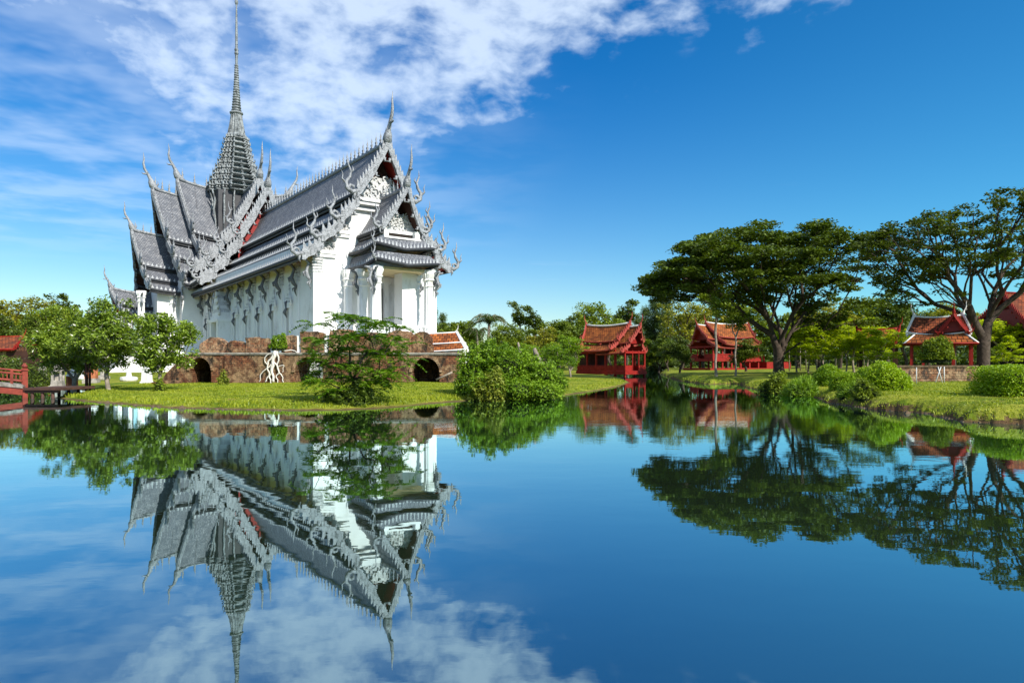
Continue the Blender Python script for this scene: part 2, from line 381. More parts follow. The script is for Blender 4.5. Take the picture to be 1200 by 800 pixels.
def polar_ground():
    fine = np.linspace(-41, 41, 900)
    ang = np.radians(np.concatenate([np.linspace(-180, -42, 60), fine, np.linspace(42, 180, 60)]))
    rad = np.concatenate([[0.0, 6, 12], np.arange(15, 40, .14), np.arange(40, 70, .45), np.geomspace(70, 240, 90), np.geomspace(250, 2400, 24)])
    A, Rr = np.meshgrid(ang, rad, indexing='ij'); X = np.sin(A)*Rr; Y = np.cos(A)*Rr; Z = height(X, Y)
    na, nr = A.shape; co = np.stack([X, Y, Z], -1).reshape(-1, 3)
    i, j = np.meshgrid(np.arange(na-1), np.arange(nr-1), indexing='ij')
    q = np.stack([i*nr+j, i*nr+j+1, (i+1)*nr+j+1, (i+1)*nr+j], -1).reshape(-1, 4)
    return co, q[:, ::-1]
def npmesh(name, co, quads, mats, mi=None, smooth=False):
    me = bpy.data.meshes.new(name); n = quads.shape[1]
    me.vertices.add(len(co)); me.vertices.foreach_set('co', np.ascontiguousarray(co, dtype=np.float32).ravel())
    me.loops.add(quads.size); me.loops.foreach_set('vertex_index', np.ascontiguousarray(quads, dtype=np.int32).ravel())
    me.polygons.add(len(quads)); me.polygons.foreach_set('loop_start', np.arange(0, quads.size, n, dtype=np.int32))
    me.polygons.foreach_set('loop_total', np.full(len(quads), n, dtype=np.int32))
    for m_ in (mats if isinstance(mats, (list, tuple)) else [mats]): me.materials.append(m_)
    if mi is not None: me.polygons.foreach_set('material_index', np.asarray(mi, dtype=np.int32))
    me.polygons.foreach_set('use_smooth', np.full(len(quads), smooth))
    me.update(calc_edges=True); return me
co, q = polar_ground()
tag(link('ground', npmesh('ground', co, q, M['ground'], smooth=False)), 'grassy banks, lawns and lake bed', kind='structure')
wm = MB(); wm.add([(-3000, -3000, 0), (3000, -3000, 0), (3000, 3000, 0), (-3000, 3000, 0)], [(0, 1, 2, 3)])
tag(wm.build('lake', M['water']), 'calm blue lake mirroring temple and trees', kind='structure')
# ------------------------------------------------------------ temple
def frame(O, a, b):
    a = Vector((a[0], a[1], 0)); b = Vector((b[0], b[1], 0)); O = Vector((O[0], O[1], O[2] if len(O) > 2 else 0))
    return lambda p, c, h: O+a*p+b*c+Vector((0, 0, h))
def cone_bit(mb, F, p, c, z, w_, h, mi, lean_p=0.0, lean_c=0.0, wp=None):
    """small upright flame-shaped tooth"""
    wp = wp or w_
    P = [F(p-wp, c, z), F(p, c-w_, z), F(p+wp, c, z), F(p, c+w_, z), F(p+lean_p, c+lean_c, z+h)]
    mb.add(P, [(0, 1, 4), (1, 2, 4), (2, 3, 4), (3, 0, 4)], mi)
def naga_mesh(F, p, c, z, sd, sc, mat):
    """curled naga head rising from a lower corner; lies in the gable plane"""
    k = MB(); g = lambda dc, dz, dp=0: F(p+dp*sc, c+sd*dc*sc, z+dz*sc)
    k.tube([g(-.55, .35), g(-.1, .02), g(.35, -.12), g(.72, .12), g(.78, .55), g(.50, .92), g(.42, 1.30), g(.62, 1.75), g(.60, 2.25)],
           [.12*sc, .18*sc, .17*sc, .15*sc, .13*sc, .11*sc, .08*sc, .05*sc, .01*sc], 7)
    k.tube([g(.70, .05), g(.45, .36), g(.22, .30), g(.24, .10)], [.13*sc, .12*sc, .09*sc, .05*sc], 6)
    k.tube([g(.80, .45), g(1.08, .70), g(1.02, 1.02), g(1.14, 1.3)], [.09*sc, .07*sc, .04*sc, .01*sc], 5)
    k.tube([g(.45, 1.2), g(.25, 1.42), g(.32, 1.7)], [.08*sc, .06*sc, .01*sc], 5)
    k.tube([g(.1, -.05), g(.2, -.45), g(.06, -.68)], [.13*sc, .09*sc, .02*sc], 5)
    return k
def horn_mesh(F, p, z, sc, big=True):
    k = MB(); g = lambda dp, dz: F(p+dp*sc, 0, z+dz*sc)
    k.tube([g(-.9, -.25), g(-.35, -.02), g(0, .25), g(.12, .62), g(.22, .95), g(.45, 1.4), g(.78, 1.95), g(.90, 2.5), g(.84, 3.1), g(.92, 3.75)],
           [.16*sc, .26*sc, .40*sc, .34*sc, .20*sc, .15*sc, .14*sc, .11*sc, .07*sc, .012*sc], 8)
    k.tube([g(.55, 1.45), g(.95, 1.42), g(1.12, 1.55)], [.12*sc, .07*sc, .01*sc], 5)
    k.tube([g(-.3, .1), g(-.55, .5), g(-.48, .85)], [.13*sc, .08*sc, .01*sc], 5)
    return k
def carve(mb, F, pts, mi, rng, s=.16):
    """small scroll reliefs over a panel: pts is a list of (p,c,z)"""
    for p, c, z in pts:
        a = rng.uniform(0, 6.28); q = s*rng.uniform(.6, 1.3)
        ring = [F(p, c+math.cos(a+t)*q*(1.5-.35*t/1.0)*.5, z+math.sin(a+t)*q*(1.5-.35*t)*.5) for t in (0, 1, 2, 3, 4)]
        mb.tube([F(p+.02, c+math.cos(a+t)*q*(1.2-.2*t), z+math.sin(a+t)*q*(1.2-.2*t)) for t in (0, .9, 1.8, 2.7, 3.6)],
                [q*.30, q*.34, q*.30, q*.26, q*.16], 5, mi)

RNG = random.Random(5)
def thai_roof(F, a0, a1, tiers, root, parent_name='roof', lean=1.0, rise=.4, mats=None, sc=1.0, thk=.28, tooth=.55, spikes=0, spike_h=1.2,
              gable='carved', ends=(1,), recess=1.1, kap=.28, split=.5, hooks=True, naga_sc=None, horn_sc=None, board=.5, trim='silver', tile='slate',
              sides=(1, -1), gable_drop=None, ridge_mat=None, boardmat=None, spike_from=0.0, soffit='soffit'):
    tile_m, trim_m = M[tile], M[trim]; bm = M[boardmat or trim]
    naga_sc = naga_sc or sc; horn_sc = horn_sc or sc
    hmax = tiers[0][0][1]; hmin = tiers[-1][1][1]
    both = len(ends) > 1
    def aend(h, e): 
        off = lean*(1-(h-hmin)/(hmax-hmin))
        return (a1-off) if e > 0 else ((a0+off) if both else a0)
    def lift(a):
        t = (a-a0)/(a1-a0)
        return rise*(2*t-1)**2 if both else rise*max(0, (t-.25)/.75)**2
    def prof(i, tau):
        (ci, hi), (co_, ho) = tiers[i]
        return ci+(co_-ci)*tau, hi+(ho-hi)*(tau+kap*tau*(1-tau))
    mb = MB(); na = max(6, int((a1-a0)/1.5)); nj = 5
    for sd in sides:
        for i in range(len(tiers)):
            for off, mi in ((0, 0), (-thk, 3)):
                vs = []; uv = []; dist = 0; pc = None
                for j in range(nj+1):
                    c, h = prof(i, j/nj)
                    if pc: dist += math.hypot(c-pc[0], h-pc[1])
                    pc = (c, h)
                    s0, s1 = aend(h, -1), aend(h, 1)
                    for k in range(na+1):
                        a = s0+(s1-s0)*k/na
                        vs.append(F(a, sd*c, h+off+lift(a))); uv.append((a, dist+i*3.3))
                fs = []; us = []
                for j in range(nj):
                    for k in range(na):
                        q = [j*(na+1)+k, j*(na+1)+k+1, (j+1)*(na+1)+k+1, (j+1)*(na+1)+k]
                        if (sd > 0) ^ (off < 0) ^ True: q = q[::-1]
                        fs.append(q); us.append([uv[z] for z in q])
                mb.add(vs, fs, mi, us, smooth=True)
            # eave edge: a proud rounded board, plus a row of small upright antefixes
            c, h = prof(i, 1.0); s0, s1 = aend(h, -1), aend(h, 1)
            pts = [F(s0+(s1-s0)*k/na, sd*(c+.02), h-thk/2+lift(s0+(s1-s0)*k/na)) for k in range(na+1)]
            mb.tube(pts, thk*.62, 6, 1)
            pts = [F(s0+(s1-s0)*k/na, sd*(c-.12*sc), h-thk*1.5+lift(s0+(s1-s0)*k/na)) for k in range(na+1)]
            mb.tube(pts, thk*.5, 5, 4)  # dark tube painting the shadow line beneath each tier
            n = int((s1-s0)/tooth)
            for k in range(n+1):
                a = s0+(s1-s0)*(k+.5)/(n+1)
                if tooth < 5: cone_bit(mb, F, a, sd*(c-.02), h+lift(a)+.02, .10*sc, .42*sc, 2, lean_c=sd*.06*sc, wp=.17*sc)
    # ridge
    s0, s1 = aend(hmax, -1), a1
    mb.tube([F(s0+(s1-s0)*k/na, 0, hmax+.05*sc+lift(s0+(s1-s0)*k/na)) for k in range(na+1)], .2*sc, 6, 5)
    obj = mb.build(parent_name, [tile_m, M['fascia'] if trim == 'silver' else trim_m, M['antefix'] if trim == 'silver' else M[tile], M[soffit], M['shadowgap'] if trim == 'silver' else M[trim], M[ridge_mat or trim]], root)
    if spikes:
        sm = MB(); sm.lathe([(.10, 0), (.12, .12), (.05, .2), (.09, .32), (.03, .45), (.06, .56), (.015, .75), (.004, 1.0)], n=5, smooth=True)
        sme = sm.mesh('ridge_spike', M[trim])
        for k in range(spikes):
            a = s0+(s1-s0)*(spike_from+(1-spike_from)*(k+.6)/spikes); p = F(a, 0, hmax+lift(a)+.1)
            so_ = link('ridge_spike', sme, obj); so_.location = p; so_.scale = (spike_h*1.1, spike_h*1.1, spike_h)
    for e in ends:
        E = (lambda p, c, h: F(p, c, h)) if e > 0 else (lambda p, c, h: F(a0+a1-p, c, h))
        L1 = lift(a1)
        def ae(h): return a1-lean*(1-(h-hmin)/(hmax-hmin))
        for sd in (1, -1):
            for i in range(len(tiers)):
                k = MB(); nb = 7; ring = []
                P = [prof(i, j/nb) for j in range(nb+1)]
                wav = .10*board
                for j, (c, h) in enumerate(P):
                    a = ae(h); hh = h+L1
                    up, dn = board*.45, -board*.75-wav*math.sin(j*2.4)
                    ring.append([E(a-.06, sd*c, hh+up), E(a+.26*sc, sd*c, hh+up), E(a+.26*sc, sd*c, hh+dn), E(a-.06, sd*c, hh+dn)])
                vs = [p for r_ in ring for p in r_]
                fs = [(j*4+q_, j*4+(q_+1) % 4, (j+1)*4+(q_+1) % 4, (j+1)*4+q_) for j in range(nb) for q_ in range(4)]
                fs += [(0, 1, 2, 3), (nb*4+3, nb*4+2, nb*4+1, nb*4)]
                k.add(vs, fs, 0)
                ln = sum(math.hypot(P[j+1][0]-P[j][0], P[j+1][1]-P[j][1]) for j in range(nb)); nt = max(2, int(ln/(.48*sc)))
                for q_ in range(nt):          # flame teeth standing on the board, and scallops hanging from it
                    tau = (q_+.5)/nt; c, h = prof(i, tau); a = ae(h); hh = h+L1
                    B = [E(a, sd*(c-.17*sc), hh+board*.45+.10*sc), E(a+.2*sc, sd*(c-.17*sc), hh+board*.45+.10*sc), E(a+.2*sc, sd*(c+.17*sc), hh+board*.3-.10*sc), E(a, sd*(c+.17*sc), hh+board*.3-.10*sc),
                         E(a+.12*sc, sd*(c+.10*sc), hh+board*.45+.62*sc)]
                    k.add(B, [(0, 1, 4), (1, 2, 4), (2, 3, 4), (3, 0, 4)], 0)
                    if q_ % 3 == 1:
                        k.tube([E(a+.1*sc, sd*(c-.1), hh-board*.7), E(a+.1*sc, sd*(c-.12*sc), hh-board*.7-.3*sc), E(a+.1*sc, sd*(c-.4*sc), hh-board*.7-.28*sc)], [.16*sc, .13*sc, .05*sc], 5, 0)
                k.build('bargeboard', bm, obj)
                if hooks:
                    c, h = tiers[i][1]
                    naga_mesh(E, ae(h)+.1, sd*c, h+L1, sd, naga_sc*(1.0 if i else 1.1), None).build('naga_finial', bm, obj)
        horn_mesh(E, a1, hmax+L1, horn_sc).build('horn_finial', bm, obj)
        # gable wall behind the boards
        if gable:
            k = MB(); (c0, h0), (c1, h1) = tiers[0]; nb = 8
            hb = h1-(gable_drop or 0.25)
            ap = ae(h1)-recess
            pr = [prof(0, j/nb) for j in range(nb+1)]
            top = [(sd_*c, h-.35*sc) for sd_ in (1,) for c, h in pr][::-1]
            full = [(-c, h) for c, h in [(x, y) for x, y in top]]
            outline = [(c, h) for c, h in top]+[(-c, h) for c, h in top[::-1][1:]]
            hs = hb+(h0-hb)*split
            low = [(c, min(h, hs)) for c, h in outline]
            k.add([E(ap, c, h+L1) for c, h in low]+[E(ap, c, hb+L1) for c, h in low],
                  [(j, j+1, len(low)+j+1, len(low)+j) for j in range(len(low)-1)], 0)
            up = [(c, max(h, hs-.05)) for c, h in outline if h >= hs-.4]
            k.add([E(ap-.5, c, h+L1) for c, h in up]+[E(ap-.5, c, hs-.1+L1) for c, h in up],
                  [(j, j+1, len(up)+j+1, len(up)+j) for j in range(len(up)-1)], 1)  # upper triangle coloured dark for the shade in the gable top
            if gable == 'carved':
                pts = []
                for _ in range(int(60*split/.5)):
                    z = RNG.uniform(hb+.2, hs); wmax = np.interp(z, [hb, h0], [c1*.88, 0])*.92
                    pts.append((ap+.06, RNG.uniform(-wmax, wmax), z+L1))
                carve(k, E, pts, 0, RNG, .24*sc)
                k.box((ap-.1, -c1*.95, hb-.25+L1), (ap+.35, c1*.95, hb+.02+L1), 2, F=E)
                k.box((ap-.1, -c1*.90, hb-.55+L1), (ap+.2, c1*.90, hb-.25+L1), 2, F=E)
            k.build('pediment', [M['carved'] if gable == 'carved' else M[gable], M['woodshade'] if gable in ('carved', 'woodshade') else M[gable], M['plaster']], obj)
    return obj

U, V = Vector((-.6, .8)), Vector((.8, .6))
O0 = Vector((-11.7, 61.8))
temple = tag(empty('temple', (-30, 80, 0)), 'tall white temple with tiered grey roofs and a needle spire on the left bank', 'temple')
class Rel:      # children are built in world space; keep them there under the empty
    pass
temple.location = (0, 0, 0)
Fh = frame(O0, -U, V)                 # p: towards the front, c: +right
C = O0+U*47.8
# wall masses
k = MB()
def walls(F, a0, a1, c, z0, z1): k.box((a0, -c, z0), (a1, c, z1), 0, F=F)
walls(Fh, -47, -1.0, 6.0, .2, 12.2)
pr = [(6.0, 12.1), (5.6, 12.2), (4.2, 13.7), (3.9, 14.0), (2.6, 15.9)]
poly = pr+[(-c, h) for c, h in pr[::-1]]
n_ = len(poly); k.add([Fh(-.97, c, h) for c, h in poly]+[Fh(-2.2, c, h) for c, h in poly], [tuple(range(n_)), tuple(range(n_, 2*n_))[::-1]]+[(i, i+1, n_+i+1, n_+i) for i in range(n_-1)], 0)
Fl = frame(C, -V, -U); Fr = frame(C, V, U); Fb = frame(C, U, V)
for F_ in (Fl, Fr): walls(F_, -1, 8.6, 6.6, .2, 12.6); walls(F_, 8, 11.2, 4.6, .2, 11.4)
walls(Fb, -1, 12, 6.6, .2, 12.6)
k.box((-3.3, -3.3, 12), (3.3, 3.3, 25.9), 1, F=frame(C, -U, V))  # tower core coloured near-black as the shaded recess under the spire
k.build('wall', [M['plaster'], M['shadowgap']], temple)
# stepped plinth
k = MB()
for i, (e, z) in enumerate(((3.2, .9), (2.6, 1.5), (2.0, 2.1), (1.4, 2.9), (.7, 3.5))):
    lo = .1+i*.002
    k.box((-52, -6-e, lo), (2.2 if i < 4 else 3.5, 6+e, z), 0, F=Fh)
    k.box((-6.6-e, -14-e, lo+.001), (6.6+e, 14+e, z-.01), 0, F=frame(C, -U, V))
k.box((-1, -3.6, .3), (4.9, 3.6, 4.0), 0, F=Fh)
k.build('plinth', M['plaster'], temple)
# hall roof
hall = [((0, 21.1), (2.7, 16.5)), ((2.45, 15.9), (4.1, 14.15)), ((3.85, 13.75), (5.75, 12.35)), ((5.5, 11.9), (7.35, 10.7))]
hr = thai_roof(Fh, -46, .9, hall, temple, 'hall_roof', lean=1.3, rise=.15, spikes=50, spike_h=1.45, split=.42, recess=.75, board=.8, naga_sc=1.15, horn_sc=1.15, gable_drop=.35)
# carved wing panels on the hall front under the lower roofs
k = MB()
for sd in (1, -1):
    for (c0, z0, c1, z1, zb) in ((2.9, 15.2, 4.3, 13.6, 13.3), (4.2, 13.2, 5.85, 12.1, 11.4)):
        k.add([Fh(-.9, sd*c0, z0), Fh(-.9, sd*c1, z1), Fh(-.9, sd*c1, zb), Fh(-.9, sd*c0, zb)], [(0, 1, 2, 3)], 0)
        pts = []
        for _ in range(26):
            c = RNG.uniform(c0, c1); zt = np.interp(c, [c0, c1], [z0, z1]); pts.append((-.86, sd*c, RNG.uniform(zb+.1, zt-.1)))
        carve(k, Fh, pts, 0, RNG, .2)
        k.box((-.96, min(sd*(c0-.1), sd*(c1+.1)), zb-.3), (-.72, max(sd*(c0-.1), sd*(c1+.1)), zb), 1, F=Fh)
        k.box((-.96, min(sd*(c0-.1), sd*(c1+.1)), zb-.6), (-.80, max(sd*(c0-.1), sd*(c1+.1)), zb-.3), 1, F=Fh)
for z in (15.3, 15.65): k.box((-.96, -2.9, z), (-.6+.1*(z > 15.5), 2.9, z+.28), 1, F=Fh)
k.build('carved_frieze', [M['carved'], M['plaster']], temple)

# the front arm of the crossing: two stepped gables with red boards
f1 = [((0, 23.8), (3.2, 17.6)), ((2.95, 17.0), (4.8, 15.1)), ((4.5, 14.6), (6.2, 13.3)), ((5.9, 12.8), (7.9, 11.7))]
f2 = [(( c0, h0+1.9), (c1-.15, h1+1.9)) for (c0, h0), (c1, h1) in f1]
thai_roof(Fh, -48, -33.2, f1, temple, 'crossing_roof', lean=1.6, rise=.5, gable='redgable', recess=.9, board=1.25, naga_sc=1.1, horn_sc=1.25, gable_drop=3)
thai_roof(Fh, -48, -36.6, f2, temple, 'crossing_roof', lean=1.6, rise=.5, gable='redgable', recess=.9, board=1.25, naga_sc=1.1, horn_sc=1.25, gable_drop=3)
# the side arms
l1 = [((0, 26.4), (3.7, 18.9)), ((3.4, 18.3), (5.4, 16.1)), ((5.1, 15.5), (7.0, 13.9)), ((6.7, 13.3), (9.0, 12.0))]
l2 = [((0, 24.6), (3.5, 17.7)), ((3.2, 17.1), (5.2, 15.2)), ((4.9, 14.7), (6.8, 13.2)), ((6.5, 12.7), (8.6, 11.5))]
l3 = [((0, 18.9), (2.5, 14.2)), ((2.3, 13.7), (3.9, 12.4)), ((3.7, 11.9), (5.8, 10.9))]
l4 = [((0, 11.0), (1.5, 9.1)), ((1.3, 8.8), (2.5, 8.1))]
for F_, full in ((Fl, True), (Fr, False)):
    thai_roof(F_, 0, 7.9, l1, temple, 'side_roof', lean=2.3, rise=.9, gable='woodshade', soffit='woodshade', recess=.5, board=.8, naga_sc=1.0, horn_sc=1.25, gable_drop=2, spikes=5, spike_h=1.7)
    thai_roof(F_, 2, 11.0, l2, temple, 'side_roof', lean=2.3, rise=.9, gable='woodshade', soffit='woodshade', recess=.5, board=.8, naga_sc=1.0, horn_sc=1.25, gable_drop=2, spikes=4, spike_h=1.7, spike_from=.62)
    thai_roof(F_, 5, 13.5, l3, temple, 'side_roof', lean=1.3, rise=.6, gable='woodshade', soffit='woodshade', recess=.5, board=.6, naga_sc=.85, horn_sc=1.0, spikes=3, spike_h=1.3, spike_from=.66)
    if full: thai_roof(F_, 11, 16.0, l4, temple, 'side_roof', lean=1.0, rise=.5, gable='woodshade', recess=.5, board=.4, naga_sc=.7, horn_sc=.8)
thai_roof(Fb, 0, 13, l1, temple, 'rear_roof', lean=2.0, rise=.8, gable='woodshade', recess=.5, board=.8, horn_sc=1.2)

# front portico: gable over two hipped skirt roofs
pt = [((0, 16.4), (1.95, 13.0))]
pr_ = thai_roof(Fh, -1.2, 4.6, pt, temple, 'portico_roof', lean=.9, rise=.15, soffit='woodshade', split=.42, recess=.7, board=.55, naga_sc=.85, horn_sc=.92, sc=.8, tooth=.4, spikes=8, spike_h=1.0, gable_drop=.15)
k = MB()
def skirt(p1, c1, h1, p2, c2, h2, nt=.32):
    cor = []
    rings = []
    for t in (0, .35, .7, 1):
        p, c = p1+(p2-p1)*t, c1+(c2-c1)*t; h = h1+(h2-h1)*(t+.25*t*(1-t))
        ring = []
        for q in [(-1.0, -c), (p*.5, -c), (p, -c), (p, 0), (p, c), (p*.5, c), (-1.0, c)]:
            up = .35*t if (q[0] == p and q[1] != 0) else 0.0
            ring.append(Fh(q[0], q[1], h+up))
        rings.append(ring)
    for off, mi in ((0, 0), (-.2, 3)):
        vs = [p+Vector((0, 0, off)) for r_ in rings for p in r_]
        k.add(vs, [(j*7+i, (j+1)*7+i, (j+1)*7+i+1, j*7+i+1) for j in range(3) for i in range(6)], mi,
              [[(i*2, j*.5), (i*2, j*.5+.5), (i*2+2, j*.5+.5), (i*2+2, j*.5)] for j in range(3) for i in range(6)])
    e = rings[-1]
    k.tube([p-Vector((0, 0, .1)) for p in e], .15, 6, 1)
    k.tube([p-Vector((0, 0, .36)) for p in rings[2]], .13, 5, 1)
    for a, b in zip(e, e[1:]):
        n = max(2, int((b-a).length/nt))
        for q in range(n):
            p = a.lerp(b, (q+.5)/n); d = (b-a).normalized()*.11; o = Vector((d.y, -d.x, 0))*.7
            k.add([p-d, p+o, p+d, p-o, p+Vector((0, 0, .42))+o*.4], [(0, 1, 4), (1, 2, 4), (2, 3, 4), (3, 0, 4)], 2)
    return e
e1 = skirt(3.7, 2.0, 12.35, 4.35, 2.75, 11.35)
e2 = skirt(4.15, 2.55, 10.95, 4.9, 2.95, 9.95)
k.box((-1, -2.6, 9.5), (4.1, 2.6, 9.72), 3, F=Fh)
k.box((2.6, -1.75, 12.2), (3.9, 1.75, 12.36), 4, F=Fh)
k.box((3.1, -1.2, 12.36), (3.3, 1.2, 13.0), 5, F=Fh)
for c in (-1.5, 1.5): k.box((3.2, c-.22, 12.36), (3.75, c+.22, 13.05), 4, F=Fh)
k.build('portico_skirt_roof', [M['slate'], M['fascia'], M['antefix'], M['cream'], M['plaster'], M['void']], temple)
for e, s_ in ((e1, .52), (e2, .56)):
    for i in (2, 4):
        c = -1 if i == 2 else 1
        G = frame((e[i].x, e[i].y, e[i].z), -U, V)
        naga_mesh(lambda p, q, z, G=G: G(p+q*c*.5, q, z), 0, 0, 0, c, s_, None).build('naga_finial', M['silver'], temple)
# extra rows of nagas stepping down the right-hand skirt
for (p, c, h, s_) in ((3.0, 2.3, 12.2, .62), (2.0, 2.75, 11.35, .6), (2.2, 2.95, 9.95, .5)):
    naga_mesh(Fh, p, c, h, 1, s_, None).build('naga_finial', M['silver'], temple)

# columns
def column(F, p, c, z0, z1, r, name='column', mat='plaster'):
    k = MB(); h = z1-z0
    sec = []
    for q in range(4):
        a = q*math.pi/2
        for (x, y) in ((1, -.55), (1, .55), (.8, .55), (.8, .8)):
            sec.append((x*math.cos(a)-y*math.sin(a), x*math.sin(a)+y*math.cos(a)))
    w0 = F(p, c, 0)
    pf = [(r*1.5, 0), (r*1.5, .25), (r*1.2, .3), (r*1.2, .55), (r*1.35, .6), (r*1.35, .72), (r, .85), (r*.9, h-1.5), (r*1.1, h-1.42), (r*.95, h-1.3), (r*1.0, h-1.0), (r*1.3, h-.85), (r*1.05, h-.75), (r*1.4, h-.35), (r*1.4, h)]
    k.lathe(pf, (w0.x, w0.y, z0), section=sec, ax=(F(1, 0, 0)-F(0, 0, 0)).xy)
    return k.build(name, M[mat], temple)
for p in (3.9, 1.3):
    for c in (-2.55, 2.55): column(Fh, p, c, 4.0, 9.7, .42)
for c in (-3.05, 3.05): column(Fh, -.6, c, 3.4, 9.8, .38)
def s_bracket(F, p, c, z, sd, sc, mat='iron', along=False):
    """serpent bracket springing from a wall up to the eave"""
    k = MB()
    g = (lambda d, dz: F(p, c+sd*d*sc, z+dz*sc)) if not along else (lambda d, dz: F(p+sd*d*sc, c, z+dz*sc))
    k.tube([g(1.05, 0), g(.55, -.12), g(.28, -.45), g(.42, -.95), g(.52, -1.3), g(.36, -1.75), g(.10, -2.05), g(.22, -2.45), g(.05, -2.95)],
           [.10*sc, .15*sc, .15*sc, .14*sc, .20*sc, .19*sc, .15*sc, .10*sc, .02*sc], 6)
    k.tube([g(.5, -1.2), g(.78, -1.35), g(.72, -1.65), g(.5, -1.6)], [.11*sc, .12*sc, .09*sc, .04*sc], 5)
    k.tube([g(.3, -.4), g(.02, -.6), g(.05, -.85)], [.12*sc, .10*sc, .03*sc], 5)
    k.tube([g(.2, -2.2), g(.42, -2.3), g(.40, -2.55)], [.08*sc, .07*sc, .02*sc], 5)
    return k.build('bracket', M[mat], temple)
sp = 4.45
for i in range(9): s_bracket(Fh, -4.9-i*sp+sp*.0, -6.12, 10.55, -1, .98)
s_bracket(Fh, -1.25, -6.15, 10.6, -1, .9, 'silver')
for p, c in ((4.3, -2.75), (4.3, 2.75)):
    for sd, al in ((1, True), (math.copysign(1, c), False)):
        s_bracket(Fh, p, c*1.06, 9.55, sd, .78, 'silver', along=al)
        s_bracket(Fh, p-.3, c*1.02, 9.5, sd, .62, 'iron', along=al)
for c in (-2.75, 2.75): s_bracket(Fh, 1.3, c*1.04, 9.5, math.copysign(1, c), .75, 'iron')
for p in (8.7, 5.0): s_bracket(Fl, p, -6.7, 11.5, -1, .95, 'silver')
s_bracket(Fl, 8.7, 6.7, 11.5, 1, .95, 'silver')
# side arm porch columns and brackets
for p in (13.1, 9.3):
    for c in (-4.7, 4.7):
        column(Fl, p, c, 3.4, 10.9, .42)
        s_bracket(Fl, p, c*1.07, 10.6, math.copysign(1, c), .85, 'silver'); 
for c in (-4.6, 4.6): s_bracket(Fl, 13.6, c, 10.6, 1, .8, 'iron', along=True)
for p in (15.2, 14.0):
    for c in (-2.1, 2.1): column(Fl, p, c, 2.2, 8.1, .25)
for sd in (-1, 1):     # flat panel coloured dark for the unlit door recess on the porch's side
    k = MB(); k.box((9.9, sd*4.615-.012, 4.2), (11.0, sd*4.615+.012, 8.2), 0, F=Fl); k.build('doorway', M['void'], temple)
# pilasters with stepped capitals along the hall
for sd in (-1, 1):
    for i in range(10):
        p = -4.9-i*sp-.05; k = MB(); s0, s1 = sorted((sd*5.99, sd*6.14))
        k.box((p-.42, s0, 3.4), (p+.42, s1, 9.6), 0, F=Fh)
        for j, (w_, z) in enumerate(((.52, 9.0), (.48, 9.25), (.62, 9.5), (.56, 9.8), (.72, 10.1), (.64, 10.35))):
            a_, b_ = sorted((sd*5.99, sd*(6.17+.03*j))); k.box((p-w_, a_, z), (p+w_, b_, z+.2), 1, F=Fh)
        k.build('pilaster', [M['plaster'], M['carved']], temple)
# corner piers of the front wall
for sd in (-1, 1):
    k = MB(); a_, b_ = sorted((sd*5.3, sd*6.13)); k.box((-1.5, a_, 3.4), (-.86, b_, 11.0), 0, F=Fh)
    for j in range(7):
        a_, b_ = sorted((sd*(5.25), sd*(6.17+.02*j))); k.box((-1.6, a_, 9.2+j*.26), (-.83+.02*j, b_, 9.36+j*.26), 1, F=Fh)
    k.build('pilaster', [M['plaster'], M['carved']], temple)
# windows between the pilasters
def window(F, p, sd, z0, big=False):
    k = MB(); y = lambda d: sd*(6.0+d)
    def bx(p0, p1, d0, d1, za, zb, mi=0):
        a_, b_ = sorted((y(d0), y(d1))); k.box((p0, a_, za), (p1, b_, zb), mi, F=F)
    w_ = .36
    bx(p-w_-.22, p-w_, .0, .26, z0, z0+2.7); bx(p+w_, p+w_+.22, .0, .26, z0, z0+2.7); bx(p-w_-.3, p+w_+.3, 0, .34, z0-.25, z0)
    bx(p-w_-.34, p+w_+.34, 0, .36, z0+2.7, z0+2.95)
    zz_ = z0+2.95
    for j, (q, h) in enumerate(((.74, .22), (.60, .2), (.66, .12), (.46, .22), (.5, .1), (.32, .26), (.2, .3), (.1, .5))):
        bx(p-q, p+q, 0, .34-.03*j, zz_, zz_+h, 1 if j % 2 else 0); zz_ += h+.003
    cone_bit(k, F, p, y(.1), zz_, .06, .9, 0)
    for s_ in (-1, 1):
        k.tube([F(p+s_*.62, y(.25), z0+2.95), F(p+s_*.95, y(.25), z0+3.2), F(p+s_*.80, y(.25), z0+3.7), F(p+s_*.9, y(.25), z0+4.1)], [.12, .10, .07, .01], 5, 0)
    o_ = k.build('window', [M['plaster'], M['carved']], temple)
    q = MB(); a_, b_ = sorted((y(.004), y(.03))); q.box((p-w_, a_, z0), (p+w_, b_, z0+2.7), 0, F=F); q.build('opening', M['recess'], o_)  # flat grey panel painted as the dim opening
    q = MB(); q.tube([F(p, y(.1), z0+3.5), F(p, y(.42), z0+3.2), F(p, y(.36), z0+2.7), F(p, y(.55), z0+2.3), F(p, y(.3), z0+1.8)], [.07, .13, .12, .15, .03], 6, 0); q.build('console', M['iron'], o_)
for i in range(9):
    if i == 5: continue
    window(Fh, -4.9-(i+.5)*sp, -1, 4.0)
k = MB(); p = -4.9-5.5*sp                   # side doorway with a high carved gablet
k.box((p-2.0, -7.5, 3.0), (p-1.2, -6, 6.4), 0, F=Fh); k.box((p+1.2, -7.5, 3.0), (p+2.0, -6, 6.4), 0, F=Fh)
k.box((p-2.1, -7.6, 6.4), (p+2.1, -6, 6.75), 0, F=Fh); k.box((p-1.9, -7.4, 6.75), (p+1.9, -6, 7.1), 0, F=Fh)
pts = []
for j in range(7): k.box((p-1.7+j*.26, -7.3, 7.1+j*.42), (p+1.7-j*.26, -6, 7.1+(j+1)*.42-.004), 1 if j % 2 else 0, F=Fh)
